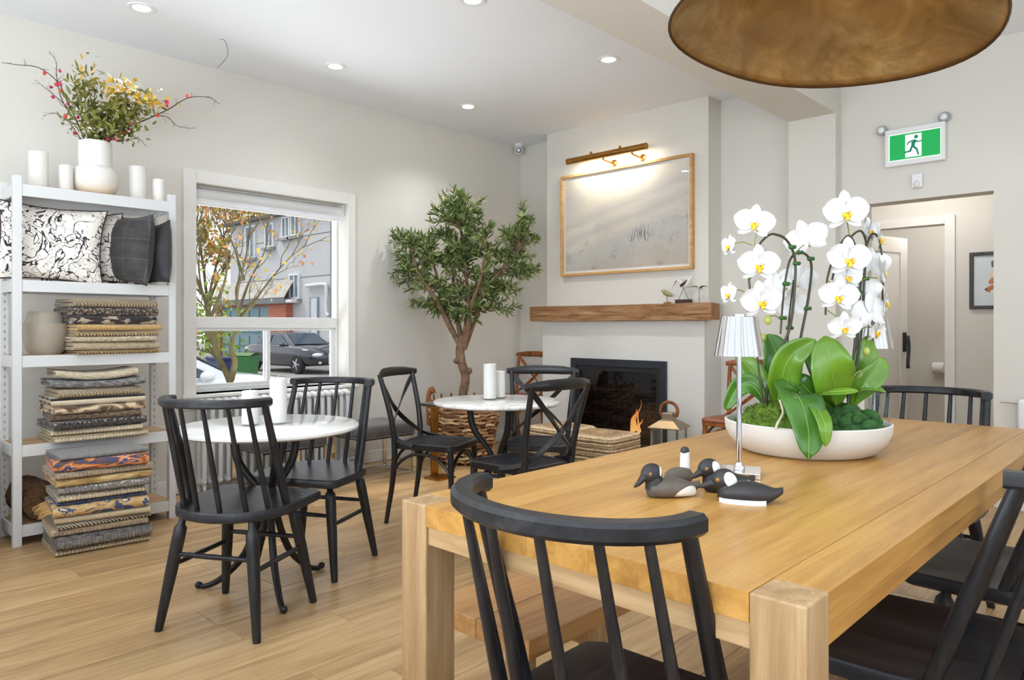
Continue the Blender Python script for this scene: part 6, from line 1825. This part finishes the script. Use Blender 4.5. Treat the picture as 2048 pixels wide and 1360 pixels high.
# trees
def yard_tree(name, label, base, limbs, leafspec, seed, barkm):
    t = thing(name, label, 'tree', base)
    r_ = random.Random(seed); tips = []
    for (pts, r0) in limbs:
        C = curve(pts, 20)
        MB().tube(C, [r0 * (1 - .80 * i / 20) * (1 if i < 6 else .82) for i in range(21)], 8).build('limb', barkm, t)
        tips.append((C, r0))
    tw = MB(); ends = []
    def grow(p, d, L, r0, depth):
        q = p + d * L * .5 + rvec(r_) * L * .10; e = p + d * L + rvec(r_) * L * .12
        tw.tube(curve([p, q, e], 5), [r0 * (1 - .1 * i) for i in range(6)], 5)
        ends.append(e)
        if depth > 0:
            for _ in range(r_.choice((2, 2, 3))):
                nd = (d + rvec(r_) * .65 + Vector((0, 0, .12))).normalized()
                grow(q.lerp(e, r_.uniform(.3, 1)), nd, L * r_.uniform(.55, .8), r0 * .55, depth - 1)
    for C, r0 in tips:
        for k in (9, 13, 16, 19, 20):
            d = (C[k] - C[k - 2]).normalized()
            grow(C[k], (d + rvec(r_) * .5).normalized(), leafspec[1], r0 * .35, 3)
    tw.build('branches', barkm, t, kind='stuff')
    mbs = [MB() for _ in leafspec[2]]
    for e in ends:
        for _ in range(leafspec[0]):
            if r_.random() < leafspec[3]:
                leafquad(mbs[r_.randrange(len(mbs))], e + rvec(r_) * leafspec[4] * 1.5, rvec(r_), rvec(r_), leafspec[4] * r_.uniform(.7, 1.3), leafspec[4] * .6, .2)
    for mb, m_ in zip(mbs, leafspec[2]):
        if mb.v: mb.build('leaves', m_, t, smooth=0, kind='stuff')
    return t
BKM = plain('mossy_bark', srgb(98, 90, 58), .9, var=.35, scale=7, bump=.6)
LV = [plain('autumn_orange', srgb(196, 128, 66), .6, var=.2, scale=5), plain('autumn_yellow', srgb(206, 172, 66), .6, var=.2, scale=5), plain('autumn_green', srgb(150, 158, 70), .6, var=.2, scale=5)]
DT = 7.6
tb = FW * DT + RT * ((468 - 1024) / 1450 * DT)
def yp(px, py, dd=0):
    d = DT + dd; p = FW * d + RT * ((px - 1024) / 1450 * d); return Vector((p.x - tb.x, p.y - tb.y, CAM_H + (652 - py) / 1450 * d - GZ))
yl = [([yp(474, 965), yp(468, 830), yp(462, 770), yp(440, 720), yp(420, 672), yp(400, 645, .1), yp(380, 590, .2)], .062), ([yp(462, 760), yp(470, 722), yp(462, 700), yp(472, 660), yp(478, 630), yp(474, 590, -.1), yp(488, 530, -.2), yp(500, 470, -.2)], .036),
      ([yp(432, 700), yp(426, 665), yp(420, 640, .2), yp(400, 560, .3), yp(398, 500, .4)], .030), ([yp(474, 640), yp(510, 600, .2), yp(540, 560, .4), (yp(575, 520, .5)), yp(610, 490, .6)], .018),
      ([yp(478, 620), yp(500, 560, .3), yp(530, 500, .4), yp(535, 450, .5)], .017), ([yp(420, 640), yp(450, 560, -.2), yp(452, 500, -.3), yp(430, 430, -.3)], .02), ([yp(410, 600, .2), yp(385, 520, .1), yp(400, 440, 0)], .018), ([yp(488, 560), yp(470, 500, .2), yp(450, 440, .3), yp(470, 390, .3)], .016)]
yard_tree('garden_tree', 'bare mossy-barked tree with a few orange leaves just outside the window', (tb.x, tb.y, GZ), yl, (4, .30, LV[:2], .15, .05), 3, BKM)
def back_tree(label, px, d, h, n, seed, mats, spread):
    b = FW * d + RT * ((px - 1024) / 1450 * d)
    L = []
    r_ = random.Random(seed)
    for k in range(4):
        a = 2 * PI * k / 4 + r_.random()
        L.append(([Vector((0, 0, 0)), Vector((.1 * math.cos(a), .1 * math.sin(a), h * .35)), Vector((spread * .5 * math.cos(a), spread * .5 * math.sin(a), h * .65)), Vector((spread * math.cos(a), spread * math.sin(a), h * .9))], .16))
    yard_tree('autumn_tree', label, (b.x, b.y, GZ), L, (n, h * .16, mats, .75, .30), seed, BKM)
back_tree('yellow-leaved tree at the left of the window view, beyond the garage', 415, 44, 8.5, 6, 5, LV, 2.6)
back_tree('orange and green tree rising behind the garage roof', 500, 56, 12, 5, 8, [LV[0], LV[2]], 3.5)
hb = MB(); rh = random.Random(2)
for i in range(500):
    p = Vector((rh.gauss(0, .7), rh.gauss(0, .7), abs(rh.gauss(1.6, .9)))); leafquad(hb, p, rvec(rh), rvec(rh), .22, .14, .2)
hp = FW * 30 + RT * ((410 - 1024) / 1450 * 30)
tag(hb.build('green_shrub', plain('shrub_green', srgb(150, 176, 66), .6, var=.25, scale=3), smooth=0, loc=(hp.x, hp.y, GZ)), 'bright green shrub left of the garage', 'shrub')
